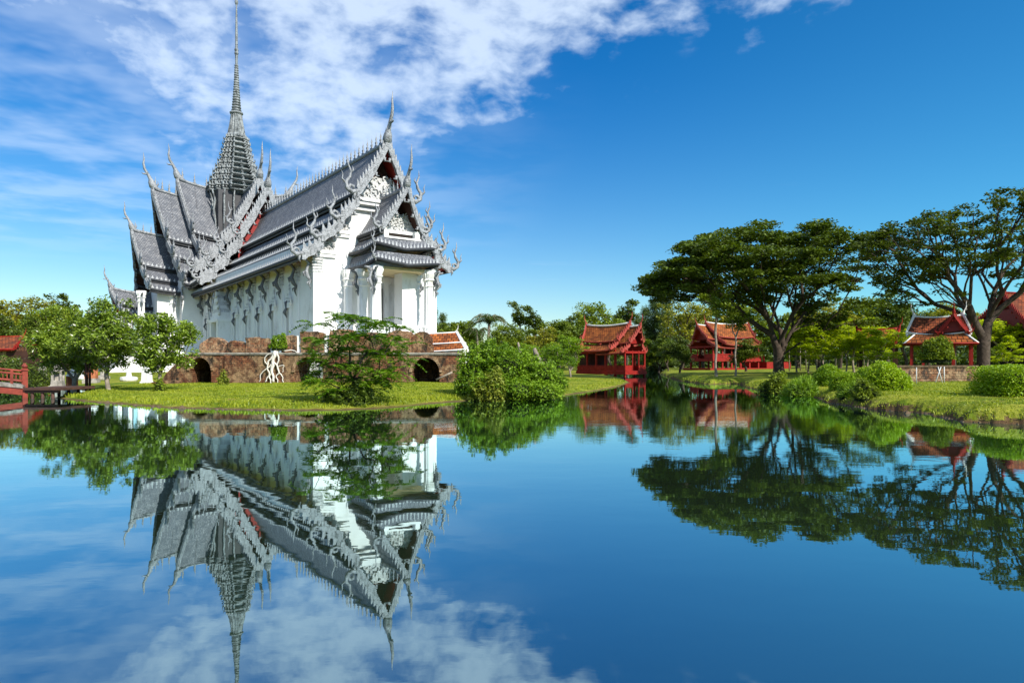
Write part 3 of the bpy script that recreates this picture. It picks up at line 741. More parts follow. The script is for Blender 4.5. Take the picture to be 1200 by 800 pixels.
for s_ in (-1, 1):
    for j in range(4): k.tube([Fh(p+s_*(1.75-j*.42), -7.3, 7.2+j*.7), Fh(p+s_*(2.1-j*.42), -7.3, 7.4+j*.7), Fh(p+s_*(1.9-j*.42), -7.3, 7.95+j*.7)], [.16, .13, .02], 5, 1)
cone_bit(k, Fh, p, -6.8, 10.0, .15, 1.2, 0)
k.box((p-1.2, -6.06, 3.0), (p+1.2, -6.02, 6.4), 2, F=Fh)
k.build('side_doorway', [M['plaster'], M['carved'], M['void']], temple)
# front door and inner porch pieces
k = MB(); k.box((-.97, -.75, 4.0), (-.94, .55, 8.4), 1, F=Fh)
for c in (-1.0, .7): k.box((-.97, c-.25, 4.0), (-.6, c+.25, 8.9), 0, F=Fh)
k.box((-.97, -1.4, 8.9), (-.5, 1.1, 9.3), 0, F=Fh)
for j in range(3): k.box((-.97, -1.3+j*.3, 9.3+j*.0), (-.5-.0, 1.0-j*.3, 9.45), 0, F=Fh) if j == 0 else None
k.build('door', [M['plaster'], M['void']], temple)
k = MB(); k.box((1.2, .55, 4.0), (2.7, 2.0, 9.5), 0, F=Fh); k.build('porch_pier', M['plaster'], temple)
k = MB()
for q in range(12):
    a = .3+q*.28; k.box((3.95, -1.9+q*.32, 4.0), (4.05, -1.75+q*.32, 4.7), 0, F=Fh)
k.box((3.9, -2.2, 4.7), (4.1, 2.2, 4.85), 0, F=Fh); k.build('balustrade', M['plaster'], temple)

# spire
sec = []
for q in range(4):
    a = q*math.pi/2
    for (x, y) in ((1, -.45), (1, .45), (.82, .45), (.82, .66), (.66, .66), (.66, .82), (.45, .82)):
        sec.append((x*math.cos(a)-y*math.sin(a), x*math.sin(a)+y*math.cos(a)))
k = MB(); base = (C.x, C.y, 0)
lv = [(26.2, 4.05), (27.1, 3.62), (28.0, 3.22), (28.9, 2.86), (29.8, 2.54), (30.6, 2.27), (31.4, 2.04), (32.2, 1.84), (33.0, 1.68), (33.8, 1.54), (34.5, 1.42)]
Fs = frame(C, -U, V)
k.lathe([(3.2, 25.6), (3.5, 25.9), (4.1, 26.0), (4.2, 26.2)], base, section=sec, ax=-U)
for i in range(len(lv)-1):
    z0, r0 = lv[i]; z1, r1 = lv[i+1]; d = z1-z0
    k.lathe([(r0*.76, z0), (r0*.74, z0+d*.30), (r0*.97, z0+d*.42), (r0*1.04, z0+d*.52), (r0*1.04, z0+d*.60), (r0*.90, z0+d*.68), (r0*.80, z0+d*.8), (r1*.80, z1)], base, section=sec, ax=-U)
    for q, (x, y) in enumerate(sec):       # antefix leaves on every corner and between
        x2, y2 = sec[(q+1) % len(sec)]
        for tt in ((0.0, .5) if i < 5 else (0.0,)):
            xx, yy = x+(x2-x)*tt, y+(y2-y)*tt
            p = Fs(xx*r0*1.0, yy*r0*1.0, z0+d*.6); o_ = (p-Fs(0, 0, z0+d*.6)).normalized()
            s_ = Vector((-o_.y, o_.x, 0))*.22
            k.add([p-s_-o_*.1, p+o_*.16, p+s_-o_*.1, p+o_*.12+Vector((0, 0, d*.62))], [(0, 1, 3), (1, 2, 3), (2, 0, 3)], 0)
            p2 = p-Vector((0, 0, d*.45)); k.add([p2-s_*.8, p2+o_*.25, p2+s_*.8, p2+Vector((0, 0, d*.3))], [(0, 1, 3), (1, 2, 3), (2, 1, 0)], 0)
spire = k.build('spire', M['spire'], temple)
k = MB()
flute = [((1 if q % 2 else .86)*math.cos(q*math.pi/16), (1 if q % 2 else .86)*math.sin(q*math.pi/16)) for q in range(32)]
k.lathe([(1.42, 34.5), (1.5, 34.7), (1.25, 35.0), (1.15, 35.6), (1.0, 36.4), (.86, 37.3), (.80, 37.9)], base, section=flute)
k.build('bell', M['spire'], spire)
k = MB(); pf = [(.8, 37.9), (.95, 38.05), (.95, 38.2), (.7, 38.35)]
z, r = 38.35, .70
while z < 45.2:
    h = .30+.1*(r/.7); pf += [(r*.78, z), (r, z+h*.3), (r*1.02, z+h*.6), (r*.78, z+h*.95)]; z += h; r = .70*math.exp(-(z-38.35)/7.0)
pf += [(.17, z), (.20, 46.6), (.30, 46.9), (.22, 47.1), (.30, 47.4), (.18, 47.7), (.18, 49.5), (.13, 52.5), (.10, 53.9), (.22, 54.2), (.25, 54.5), (.12, 54.8), (.05, 55.4), (.01, 56.2)]
k.lathe(pf, base, n=12, smooth=False); k.build('needle', M['spire'], spire)
for sx in (-1, 1):                            # slender struts holding the spire's skirt
    for q in range(5):
        for ax_ in (0, 1):
            k = MB(); t_ = -2.6+q*1.3
            g = (lambda d, z, t_=t_, sx=sx: Fs(sx*d, t_, z)) if ax_ else (lambda d, z, t_=t_, sx=sx: Fs(t_, sx*d, z))
            k.tube([g(3.45, 19.5), g(3.5, 21.5), g(3.75, 23.2), g(3.55, 24.4), g(3.95, 25.9)], [.09, .12, .17, .14, .09], 6)
            k.build('strut', M['spire'], spire)
# ------------------------------------------------------------ foliage
def leaf_quads(cen, Lh, Wh, rs, up=.35, dirs=None, curl=0.0):
    n = len(cen)
    nrm = rs.normal(size=(n, 3)); nrm[:, 2] = np.abs(nrm[:, 2])+up*2; nrm /= np.linalg.norm(nrm, axis=1)[:, None]
    d = rs.normal(size=(n, 3)) if dirs is None else dirs+rs.normal(size=(n, 3))*.25
    d -= (d*nrm).sum(1)[:, None]*nrm; d /= np.linalg.norm(d, axis=1)[:, None]+1e-9
    s = np.cross(nrm, d); sc = rs.uniform(.65, 1.25, n)[:, None]
    a, b_ = d*Lh*sc, s*Wh*sc
    co = np.stack([cen-a, cen+b_-a*.1+nrm*Wh*.25, cen+a, cen-b_-a*.1+nrm*Wh*.25], 1).reshape(-1, 3)
    return co, np.arange(n*4).reshape(-1, 4)
def skeleton(targets, trunk, rs, step=.6, bias=.5, bow=.12):
    """targets Nx3; trunk: polyline from the ground to the fork. returns nodes, parent, order"""
    nodes = [np.array(p, float) for p in trunk]; par = [-1]+list(range(len(trunk)-1)); pl = [0.0]
    for i in range(1, len(nodes)): pl.append(0.0)
    top = nodes[-1]; fork0 = max(1, len(trunk)-2)
    tips = []
    for tg in sorted(list(targets), key=lambda p: np.linalg.norm(p-top)):
        N = np.array(nodes[fork0:]); PL = np.array(pl[fork0:])
        cost = np.linalg.norm(N-tg, axis=1)+bias*PL+np.where(N[:, 2] > tg[2]+.3, 1.5, 0)
        j = int(np.argmin(cost))+fork0
        a = nodes[j]; dv = tg-a; ln = np.linalg.norm(dv); m = max(1, int(ln/step)); prev = j
        for k in range(1, m+1):
            t_ = k/m; p = a+dv*t_+np.array([0, 0, bow*ln*math.sin(math.pi*t_)])+(rs.normal(size=3)*.06*step if k < m else 0)
            nodes.append(p); par.append(prev); pl.append(pl[prev]+ln/m); prev = len(nodes)-1
        tips.append(prev)
    return np.array(nodes), par, tips
def wood(nodes, par, tips, tip_r, trunk_r, ntrunk, sides=6, p=2.05, mat='bark', minr=0.0, flare=1.5):
    n = len(nodes); acc = np.zeros(n)
    for t_ in tips: acc[t_] += tip_r**p
    for i in range(n-1, 0, -1): acc[par[i]] += acc[i]
    r = acc**(1/p); r *= 1.0
    sc = trunk_r/max(r[ntrunk-1], 1e-6); r = r*np.where(r > 0, (sc if sc < 1 else 1+(sc-1)*np.clip(r/r[ntrunk-1], 0, 1)), 1)
    for i in range(ntrunk): r[i] = trunk_r*(1+(flare-1)*max(0, 1-i/(ntrunk*.35))**2)
    ch = {}
    for i in range(1, n): ch.setdefault(par[i], []).append(i)
    mb = MB(); start = [(None, 0)]
    done = set()
    while start:
        pr0, i = start.pop(); path = ([pr0] if pr0 is not None else [])+[i]
        while i in ch:
            cs = sorted(ch[i], key=lambda c: -r[c]); 
            for c in cs[1:]: start.append((i, c))
            i = cs[0]; path.append(i)
        pts = [nodes[q] for q in path]; rr = [min(r[q], r[path[1]] if len(path) > 1 and pr0 is not None else 1e9) for q in path]
        if max(rr) < minr or len(pts) < 2: continue
        big = rr[0] > trunk_r*.3
        mb.tube(pts, [max(x, .006) for x in rr], sides+2 if big else (sides-1 if rr[0] > .05 else 4), 0, True, cap=False)
    return mb.mesh('trunk', M[mat])
def clumps(tgt, n, rad, flat, rs, spread=1.0):
    c = []
    for t_ in tgt:
        k = max(3, int(n*rs.uniform(.6, 1.4))); d = rs.normal(size=(k, 3)); d /= np.linalg.norm(d, axis=1)[:, None]
        q = d*(rs.uniform(0, 1, k)**.5)[:, None]*rad*rs.uniform(.7, 1.25); q[:, 2] *= flat
        c.append(t_+q)
    return np.concatenate(c)
def crown_pts(kind, n, rx, ry, z0, z1, rs, off=(0, 0)):
    """points in a lumpy crown"""
    out = []
    lob = [(rs.uniform(-.55, .55)*rx, rs.uniform(-.55, .55)*ry, rs.uniform(.25, .85)) for _ in range(7)]
    while len(out) < n:
        if kind == 'round':
            d = rs.normal(size=3); d /= np.linalg.norm(d); q = rs.uniform(.35, 1)**.5
            f = 1+.25*math.sin(3*math.atan2(d[1], d[0])+lob[0][0])+.15*math.sin(5*d[2]+lob[1][0]*3)
            out.append((d[0]*rx*q*f, d[1]*ry*q*f, (z0+z1)/2+d[2]*(z1-z0)/2*q*f))
        elif kind == 'lobes':
            l_ = lob[rs.randint(7)]; d = rs.normal(size=3); d /= np.linalg.norm(d); q = rs.uniform(.3, 1)**.5*.5
            out.append((l_[0]+d[0]*rx*q, l_[1]+d[1]*ry*q, z0+(z1-z0)*(l_[2]*.8+.1+d[2]*.22*q*2)))
        elif kind == 'cone':
            t_ = rs.uniform(0, 1)**1.3; a = rs.uniform(0, 6.28); q = rs.uniform(.2, 1)*(1-t_)**.8
            out.append((math.cos(a)*rx*q, math.sin(a)*ry*q, z0+(z1-z0)*t_))
        elif kind == 'dome':
            a = rs.uniform(0, 6.28); q = math.sqrt(rs.uniform(0, 1)); e = 1+.12*math.sin(3*a+1)+.08*math.sin(7*a)
            top = z0+(z1-z0)*(1-q**2.2); z = top-(rs.uniform(0, 1)**1.6)*(z1-z0)*.42*(1-.5*q)
            out.append((math.cos(a)*rx*q*e, math.sin(a)*ry*q*e, z))
        elif kind == 'layer':
            k = rs.randint(4); a = rs.uniform(0, 6.28); q = math.sqrt(rs.uniform(0, 1))*(1-.16*k)
            out.append((math.cos(a)*rx*q, math.sin(a)*ry*q, z0+(z1-z0)*k/3+rs.uniform(-.05, .05)*(z1-z0)))
    P = np.array(out); P[:, 0] += off[0]; P[:, 1] += off[1]; return P
def tree_meshes(seed, kind, n, rx, ry, z0, z1, trunk_r, mat, bark='bark', nl=60, rad=.9, flat=.5, Lh=.16, Wh=.08, up=.4, off=(0, 0), fork=None, lean=(0, 0), bias=.5, nodes_step=.7, tip=.02, extra=None, bow=.12):
    rs = np.random.RandomState(seed); P = crown_pts(kind, n, rx, ry, z0, z1, rs, off)
    if extra is not None: P = np.concatenate([P, extra])
    fork = fork or z0*.75
    m = max(3, int(fork/.5)); trunk = [(lean[0]*(i/m)**1.5+.05*math.sin(i*1.1+seed), lean[1]*(i/m)**1.5+.05*math.cos(i*.9+seed), -.3+(fork+.3)*i/m) for i in range(m+1)]
    sub = P if len(P) <= 260 else P[rs.choice(len(P), 260, False)]
    nd, par, tips = skeleton(sub, trunk, rs, nodes_step, bias, bow)
    tm = wood(nd, par, tips, tip, trunk_r, m+1, mat=bark)
    cen = clumps(P, nl, rad, flat, rs)
    co, q = leaf_quads(cen, Lh, Wh, rs, up)
    cm = npmesh('crown', co, q, L[mat])
    return tm, cm
def tree(name, meshes, x, y, label, cat='tree', group=None, sc=1.0, rz=0.0, z=None):
    g = gh(x, y) if z is None else z
    e = empty(name, (x, y, g), rz, sc); tag(e, label, cat, group)
    link('trunk', meshes[0], e); link('crown', meshes[1], e); return e

# -- the two great rain trees of the right bank
rs = np.random.RandomState(11)
def at(px, py, Y, dy=0): return (PX(px, Y), Y+dy, PZ(py, Y))
Y1 = 61.0; b1 = (PX(913, Y1), Y1)
def outline_crown(poly_top, poly_bot, Y, base, n, depth, rs, thick=.5):
    """fill between a measured top and underside profile (pixels), given real depth as a round crown"""
    xs = np.array([p[0] for p in poly_top], float); zt = [p[1] for p in poly_top]; zb_x = [p[0] for p in poly_bot]; zb = [p[1] for p in poly_bot]
    out = []; x0, x1 = xs.min(), xs.max(); cx = (x0+x1)/2
    while len(out) < n:
        a = rs.uniform(0, 6.28); q = math.sqrt(rs.uniform(0, 1))
        ux = math.cos(a)*q; uy = math.sin(a)*q; px = cx+ux*(x1-x0)/2
        t_, b_ = np.interp(px, xs, zt), np.interp(px, zb_x, zb)
        t_ = t_+(b_-t_)*.35*abs(uy)**2.2; b_ = b_+9*math.sin(px*.11+uy*4)+5*math.sin(px*.23+uy*7)
        v = rs.uniform(0, 1)**1.15
        py = t_+(b_-t_)*v*(1-.35*abs(uy))
        out.append((PX(px, Y)-base[0], uy*depth, PZ(py, Y)-.6))
    return np.array(out)
top1 = [(752, 338), (765, 320), (780, 308), (800, 290), (815, 278), (840, 271), (870, 268), (900, 264), (930, 267), (962, 262), (980, 272), (997, 284), (1012, 310)]
bot1 = [(752, 343), (770, 345), (790, 350), (815, 348), (840, 352), (870, 368), (900, 360), (930, 360), (955, 380), (980, 398), (1000, 392), (1014, 350)]
P = outline_crown(top1, bot1, Y1, b1, 430, 8.5, rs)
def rain(seed, P, trunk, tr, mat, nl, rad, bias, Y, tip=.035, flat=.32, Lh=.17, Wh=.10, sub=240):
    rs = np.random.RandomState(seed); s_ = P[rs.choice(len(P), min(sub, len(P)), False)]
    nd, par, tips = skeleton(s_, trunk, rs, .9, bias, .10)
    tm = wood(nd, par, tips, tip, tr, len(trunk), mat='bark', sides=7)
    cen = clumps(P, nl, rad, flat, rs); co, q = leaf_quads(cen, Lh, Wh, rs, .55)
    return tm, npmesh('crown', co, q, L[mat])
tr1 = [(0, 0, -.4), (-.03, 0, .2), (-.04, 0, .5), (-.05, .02, .8), (-.04, .05, 1.1), (0, .05, 1.4)]
mm = rain(3, P, tr1, .46, 'rain', 150, 1.15, .85, Y1, tip=.03, sub=300)
tree('rain_tree', mm, b1[0], b1[1], 'broad umbrella-shaped dark green tree with the densest crown on the right bank', z=gh(*b1))
# its long low limb and the leaning second stem
Y2 = 45.0; b2 = (PX(1152, Y2), Y2)
top2 = [(1008, 292), (1025, 276), (1045, 262), (1065, 255), (1090, 246), (1110, 252), (1132, 244), (1140, 228), (1165, 222), (1200, 232), (1240, 245), (1275, 270), (1300, 300)]
bot2 = [(1008, 302), (1030, 326), (1060, 345), (1090, 346), (1120, 335), (1150, 330), (1200, 345), (1240, 335), (1275, 325), (1300, 310)]
P = outline_crown(top2, bot2, Y2, b2, 360, 6.0, rs)
low = np.array([(PX(x, Y2)-b2[0], d, PZ(y, Y2)-.6) for x, y, d in ((1040, 345, 1), (1055, 350, -1), (1075, 352, 2), (1085, 358, 0), (1100, 350, -2), (1180, 345, 1), (1190, 338, -1), (1030, 332, 0), (1065, 360, .5))])
P = np.concatenate([P, low])
tr2 = [(0, 0, -.4), (.02, 0, .3), (0, 0, .9), (.03, 0, 1.4), (.05, .05, 1.9), (.05, 0, 2.4)]
mm = rain(8, P, tr2, .38, 'rain2', 85, .78, .8, Y2, tip=.028, flat=.34, Lh=.125, Wh=.07, sub=260)
tree('rain_tree', mm, b2[0], b2[1], 'open-crowned spreading tree with dark bare limbs at the right edge, over the red pavilion', z=gh(*b2))

# -- frangipani trees on the left bank
def frangi(seed, rx, ry, z0, z1, n, tr, off=(0, 0), lean=(0, 0)):
    return tree_meshes(seed, 'round', n, rx, ry, z0, z1, tr, 'frangi', 'palebark', nl=60, rad=.36, flat=.8, Lh=.115, Wh=.042, up=.25, off=off, fork=z0*.75, lean=lean, tip=.03, nodes_step=.4)
Yf = 37.0
fr = frangi(21, 2.3, 1.9, 1.2, 4.7, 230, .12)
fr2 = frangi(22, 2.0, 1.8, 1.15, 4.6, 200, .12, off=(-.1, 0), lean=(-.25, 0))
fr3 = frangi(23, 1.45, 1.45, 1.1, 3.9, 150, .09, off=(.2, 0))
Yq = 38.5
tree('frangipani_tree', fr, PX(88, Yq), Yq, 'leafy frangipani with a dark upright trunk, leftmost of the three on the left lawn', group='frangipani trees on the left lawn', rz=.4, sc=.97)
tree('frangipani_tree', fr2, PX(129, 36), 36, 'leafy frangipani with a pale bent trunk, middle of the three on the left lawn', group='frangipani trees on the left lawn', sc=.94)
tree('frangipani_tree', fr3, PX(186, 33.5), 33.5, 'smaller frangipani beside the broken end of the brick wall', group='frangipani trees on the left lawn', sc=.96)
# trunk companions seen as a dark double post
# -- feathery tree leaning over the water
def fern_tree():
    rs = np.random.RandomState(31); Y = 25.5; bx = PX(414, Y)
    px = [(395, 373), (412, 372), (375, 384), (432, 380), (450, 382), (470, 386), (485, 392), (360, 400), (380, 402), (400, 398), (420, 395), (440, 398), (462, 402), (478, 408),
          (370, 414), (390, 416), (410, 412), (432, 416), (455, 418), (475, 424), (488, 432), (380, 428), (400, 430), (425, 432), (445, 436), (462, 438), (395, 444), (415, 446), (438, 450), (385, 448), (450, 446), (356, 386), (492, 402), (405, 458), (428, 460), (372, 440)]
    px = [p for p in px if 366 < p[0] < 484]
    T_ = np.array([(PX(x, Y)-bx, rs.uniform(-1.3, 1.2), PZ(y, Y)-.15) for x, y in px for _ in ((0, 1) if 375 < x < 470 else (0,))])
    trunk = [(0, 0, -.2), (.02, 0, .1), (.05, 0, .4), (0, 0, .7)]
    nd, par, tips = skeleton(T_, trunk, rs, .3, .25, .1); tm = wood(nd, par, tips, .012, .07, 4, mat='bark')
    cen = []; dr = []
    for t_ in T_:
        for f in range(6):
            a = rs.uniform(0, 6.28); ln = rs.uniform(.45, .95); dv = np.array([math.cos(a), math.sin(a), rs.uniform(-.25, .75)]); sd = np.array([-math.sin(a), math.cos(a), 0])
            for i in range(11):
                s_ = .12+.88*i/10; ax = t_+dv*ln*s_-np.array([0, 0, .55*ln*s_*s_])
                for sg in (-1, 1):
                    w_ = .19*math.sin(math.pi*min(1, s_*.85+.12)); 
                    for q in (.35, .8): cen.append(ax+sd*sg*w_*q+dv*.04*q-np.array([0, 0, .03*q])); dr.append(sd*sg+dv*.35)
    cen = np.array(cen); dr = np.array(dr); rs2 = np.random.RandomState(5)
    co, q = leaf_quads(cen, .085, .030, rs2, 1.0, dirs=dr*4)
    return tm, npmesh('crown', co, q, L['fern']), bx, Y
tm, cm, bx, Y = fern_tree()
tree('flame_tree', (tm, cm), bx, Y, 'low feathery-leaved tree spreading over the bank in front of the brick arches')

# -- bushes: leafy shell round a solid core coloured dark as the shaded inside
def bush_meshes(seed, rx, ry, h, mat, n=2600, Lh=.08, Wh=.045, lump=.16, up=.3, flat=1.0, box=False, twig=True):
    rs = np.random.RandomState(seed); d = rs.normal(size=(n, 3)); d[:, 2] = np.abs(d[:, 2]); d /= np.linalg.norm(d, axis=1)[:, None]
    if box: m_ = np.abs(d).max(1)[:, None]; d = d/(m_**.75)*.86
    f = 1+lump*(np.sin(d[:, 0]*5+seed)+np.sin(d[:, 1]*6+seed*2)+np.sin(d[:, 2]*7+d[:, 0]*4+seed))/2+lump*.5*np.sin(d[:, 0]*13+d[:, 2]*11+seed)
    f *= rs.uniform(.80, 1.04, n)
    cen = d*f[:, None]*np.array([rx, ry, h])
    co, q = leaf_quads(cen, Lh, Wh, rs, up, dirs=(d*1.2+np.array([0, 0, .5])) if Wh < Lh*.3 else rs.normal(size=(n, 3)))
    cm = npmesh('foliage', co, q, L[mat])
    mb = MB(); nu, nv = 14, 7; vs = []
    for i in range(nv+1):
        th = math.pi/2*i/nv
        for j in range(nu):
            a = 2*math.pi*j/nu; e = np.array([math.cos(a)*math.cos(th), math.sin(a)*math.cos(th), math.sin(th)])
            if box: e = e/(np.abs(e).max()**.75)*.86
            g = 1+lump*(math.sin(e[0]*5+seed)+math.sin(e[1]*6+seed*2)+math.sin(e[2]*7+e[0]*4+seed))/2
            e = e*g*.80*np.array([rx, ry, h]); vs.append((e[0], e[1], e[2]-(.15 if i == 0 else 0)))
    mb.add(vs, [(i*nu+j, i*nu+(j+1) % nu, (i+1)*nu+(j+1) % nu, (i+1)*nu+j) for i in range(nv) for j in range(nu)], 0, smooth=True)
    return mb.mesh('dark_core', L['core']), cm
def bush(name, me, x, y, label, cat='bush', group=None, sc=1.0, rz=0.0, z=None):
    e = empty(name, (x, y, (gh(x, y)-.03) if z is None else z), rz, sc); tag(e, label, cat, group)
    link('dark_core', me[0], e); link('foliage', me[1], e); return e
dkm = bush_meshes(63, 1.0, .7, .75, 'dark', 3400, .07, .035, .22)
bush('bank_bush', dkm, PX(411, 24.6), 24.6, 'dark low bush at the foot of the feathery tree, overhanging the water', z=-.02)
# big waterside thicket
Yb = 30.5
big = []
def thicket():
    rs = np.random.RandomState(41)
    lob = [(540, 462, 22, 40), (556, 425, 30, 34), (575, 415, 30, 40), (600, 430, 36, 40), (628, 440, 30, 34), (648, 446, 20, 30), (585, 452, 30, 22), (610, 458, 30, 18), (640, 460, 20, 14), (568, 458, 26, 16)]
    lob = [(555, 438, 22, 26, .3), (572, 424, 24, 26, .8), (594, 432, 26, 26, .2), (615, 436, 24, 22, .6), (636, 443, 22, 19, .3), (652, 449, 14, 14, .2), (575, 452, 28, 16, -1.0), (605, 456, 28, 14, -1.1), (634, 458, 22, 12, -.9), (548, 455, 14, 14, -.2)]
    cen = []; dirs = []; core = MB(); bx = PX(600, Yb)
    for i, (x, y, rx, rz_, dy) in enumerate(lob):
        c = np.array([PX(x, Yb)-bx, dy, PZ(y, Yb)]); r_ = np.array([rx, min(rx, 26)*1.0, rz_])*Yb/FP
        n = int(720*rx*rz_/100); d = rs.normal(size=(n, 3)); d /= np.linalg.norm(d, axis=1)[:, None]
        f = rs.uniform(.74, 1.06, n)*(1+.15*np.sin(d[:, 0]*8+i)+.15*np.sin(d[:, 2]*10+d[:, 1]*6+i)+.08*np.sin(d[:, 0]*19+d[:, 2]*17))
        cen.append(c+d*f[:, None]*r_); dirs.append(d)
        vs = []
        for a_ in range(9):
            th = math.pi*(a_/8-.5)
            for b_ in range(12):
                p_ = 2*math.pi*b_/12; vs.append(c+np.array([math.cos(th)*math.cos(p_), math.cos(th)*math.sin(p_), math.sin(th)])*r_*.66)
        core.add(vs, [(a_*12+b_, a_*12+(b_+1) % 12, (a_+1)*12+(b_+1) % 12, (a_+1)*12+b_) for a_ in range(8) for b_ in range(12)], 0, smooth=True)  # solid dark lump painting the thicket's shaded inside
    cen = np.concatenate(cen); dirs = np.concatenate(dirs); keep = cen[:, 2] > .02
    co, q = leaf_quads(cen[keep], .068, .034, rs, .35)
    return core.mesh('dark_core', L['core']), npmesh('foliage', co, q, L['bush']), bx
tw, fo, bx = thicket(); e = tag(empty('thicket', (bx, Yb, 0)), 'big glossy green thicket hanging over the water right of the brick arch', 'bush'); link('dark_core', tw, e); link('foliage', fo, e)
yb = bush_meshes(44, .85, .6, 1.15, 'bushyellow', 2600, .08, .045, .2)
bush('variegated_bush', yb, PX(574, 28.9), 28.9, 'yellowish variegated bush at the front foot of the big waterside thicket', z=-.02)
# right bank bushes
hb = bush_meshes(51, 1.05, .95, 1.12, 'hedge', 8000, .045, .028, .07)
hb2 = bush_meshes(52, .95, .9, 1.02, 'hedge', 7000, .045, .028, .09)
dkb = bush_meshes(53, .7, .7, .9, 'mid', 2600, .07, .03, .2)
spk = bush_meshes(54, .85, .8, .95, 'bush', 2600, .16, .02, .16, .05)
bigh = bush_meshes(55, 2.05, 1.35, 1.16, 'hedge', 26000, .036, .024, .03, box=True)
RB = 'bushes along the right bank'
for me, px, Y, s_, lab in ((hb, 971, 34, .86, 'round clipped lime bush, second from the left in the row behind the spiky plants'),
                           (hb2, 990, 30.5, .72, 'low clipped lime bush just left of the largest round bush'),
                           (hb, 1037, 27.5, .98, 'largest round clipped lime bush, right in front of the low brick wall'),
                           (hb2, 1014, 33, .80, 'clipped lime bush half hidden behind the largest round bush'),
                           (dkb, 910, 35.5, 1.15, 'dull green rounded bush at the left end of the bank bushes'),
                           (dkb, 1014, 25.2, .72, 'loose green bush with dry stems at the eroded edge of the bank'),
                           (spk, 939, 33.0, .98, 'spiky long-leaved bush at the waterside, largest of the spiky ones'),
                           (spk, 1000, 26.4, .62, 'spiky long-leaved bush standing left of the largest round bush')):
    bush('clipped_bush' if me in (hb, hb2) else 'loose_bush', me, PX(px, Y), Y, lab, group=RB, sc=s_, rz=px*.7)
bush('box_hedge', bigh, PX(1216, 22.6), 22.6, 'wide flat-topped clipped hedge at the right edge of the lawn', 'hedge')
top_ = bush_meshes(56, .62, .62, .95, 'mid', 3600, .05, .03, .08)
def topiary(name, px, Y, z, label, me, sc=1.0):
    x = PX(px, Y); g = gh(x, Y); e = tag(empty(name, (x, Y, g)), label, 'topiary'); k = MB(); k.tube([(0, 0, -.1), (.04, 0, z*.5), (0, 0, z+.2)], [.06, .05, .05], 6); k.build('trunk', M['bark'], e)
    for m_, nm in zip(me, ('dark_core', 'foliage')): o_ = link(nm, m_, e); o_.location = (0, 0, z); o_.scale = (sc,)*3
topiary('topiary_tree', 1098, 38.5, PZ(421, 38.5)-gh(PX(1098, 38.5), 38.5), 'round clipped green tree in front of the small red pavilion', top_, 1.35)
# croton, small plants of the left lawn
cr = bush_meshes(57, .75, .6, .85, 'croton', 2400, .09, .04, .2)
bush('croton_bush', cr, PX(53, 38), 38, 'croton bush with yellow-green and reddish leaves beside the red bridge')
sp_ = bush_meshes(58, .32, .32, .75, 'bushyellow', 420, .09, .04, .25)
bush('sapling', sp_, PX(262, 41), 41, 'small pale green sapling against the brick wall, right of the left arch', 'plant')
bush('sapling', bush_meshes(59, .3, .3, .55, 'mid', 300, .09, .04, .25), PX(187, 32.8), 32.8, 'small suckers round the foot of the smaller frangipani', 'plant')
gb = bush_meshes(60, 2.6, 1.8, 1.9, 'dark', 6000, .09, .04, .18)
bush('round_bush', gb, PX(16, 46), 46, 'dark green rounded bush behind the red bridge at the left edge')
gb3 = bush_meshes(61, 1.5, 1.2, .9, 'mid', 3000, .09, .04, .2)
bush('low_bush', gb3, PX(22, 41.5), 41.5, 'low green bush directly behind the red bridge railing')

# -- palm
def palm():
    rs = np.random.RandomState(61); cen = []; dr = []; mb = MB()
    mb.tube([(0, 0, -.3), (.1, 0, 3), (.25, 0, 6.2)], [.3, .2, .16], 8)
    for f in range(22):
        a = f*2.4; el = rs.uniform(.5, 1.45); ln = rs.uniform(2.6, 3.8); d = np.array([math.cos(a), math.sin(a), 0]); s_ = np.array([-math.sin(a), math.cos(a), 0]); pts = []
        for i in range(16):
            t_ = i/15; p = np.array([.25, 0, 6.2])+d*ln*t_*math.cos(el*.7)+np.array([0, 0, ln*(math.sin(el)*t_-.85*t_*t_)])
            pts.append(p)
            for sg in (-1, 1):
                for q in (0, .5): cen.append(p+s_*sg*.28*math.sin(math.pi*(.15+.8*t_))+d*q*.1-np.array([0, 0, .12])); dr.append(s_*sg+d*.5-np.array([0, 0, .6]))
        mb.tube(pts, .025, 4)
    co, q = leaf_quads(np.array(cen), .36, .035, rs, .3, dirs=np.array(dr)*3)
    return mb.mesh('trunk', M['palebark']), npmesh('crown', co, q, L['palm'])
pm = palm()
tree('palm_tree', pm, PX(571, 88), 88, 'feather palm rising above the big waterside thicket', 'palm tree', sc=1.05)
tree('palm_tree', pm, PX(560, 95), 95, 'smaller feather palm just left of the taller palm', 'palm tree', sc=.86, rz=2)

# -- background trees
bgk = {}
def bgm(key, *a, **k): bgk[key] = tree_meshes(*a, **k)
bgm('round', 71, 'round', 95, 3.4, 3.2, 1.6, 8.6, .22, 'mid', nl=85, rad=.95, flat=.7, Lh=.2, Wh=.11, tip=.03)
bgm('round2', 76, 'lobes', 110, 4.2, 3.6, 1.0, 8.8, .22, 'mid', nl=80, rad=.9, flat=.6, Lh=.2, Wh=.11, tip=.03)
bgm('dark', 72, 'lobes', 95, 3.8, 3.5, 1.4, 9.5, .25, 'dark', nl=85, rad=1.0, flat=.6, Lh=.2, Wh=.11, tip=.03)
bgm('sparse', 73, 'lobes', 26, 2.4, 2.2, 5.0, 10.8, .16, 'dark', nl=75, rad=.8, flat=.6, Lh=.2, Wh=.11, tip=.05)
bgm('conifer', 74, 'cone', 130, 1.9, 1.9, .8, 11.0, .2, 'conifer', nl=60, rad=.7, flat=1.0, Lh=.3, Wh=.03, up=.0, tip=.02)
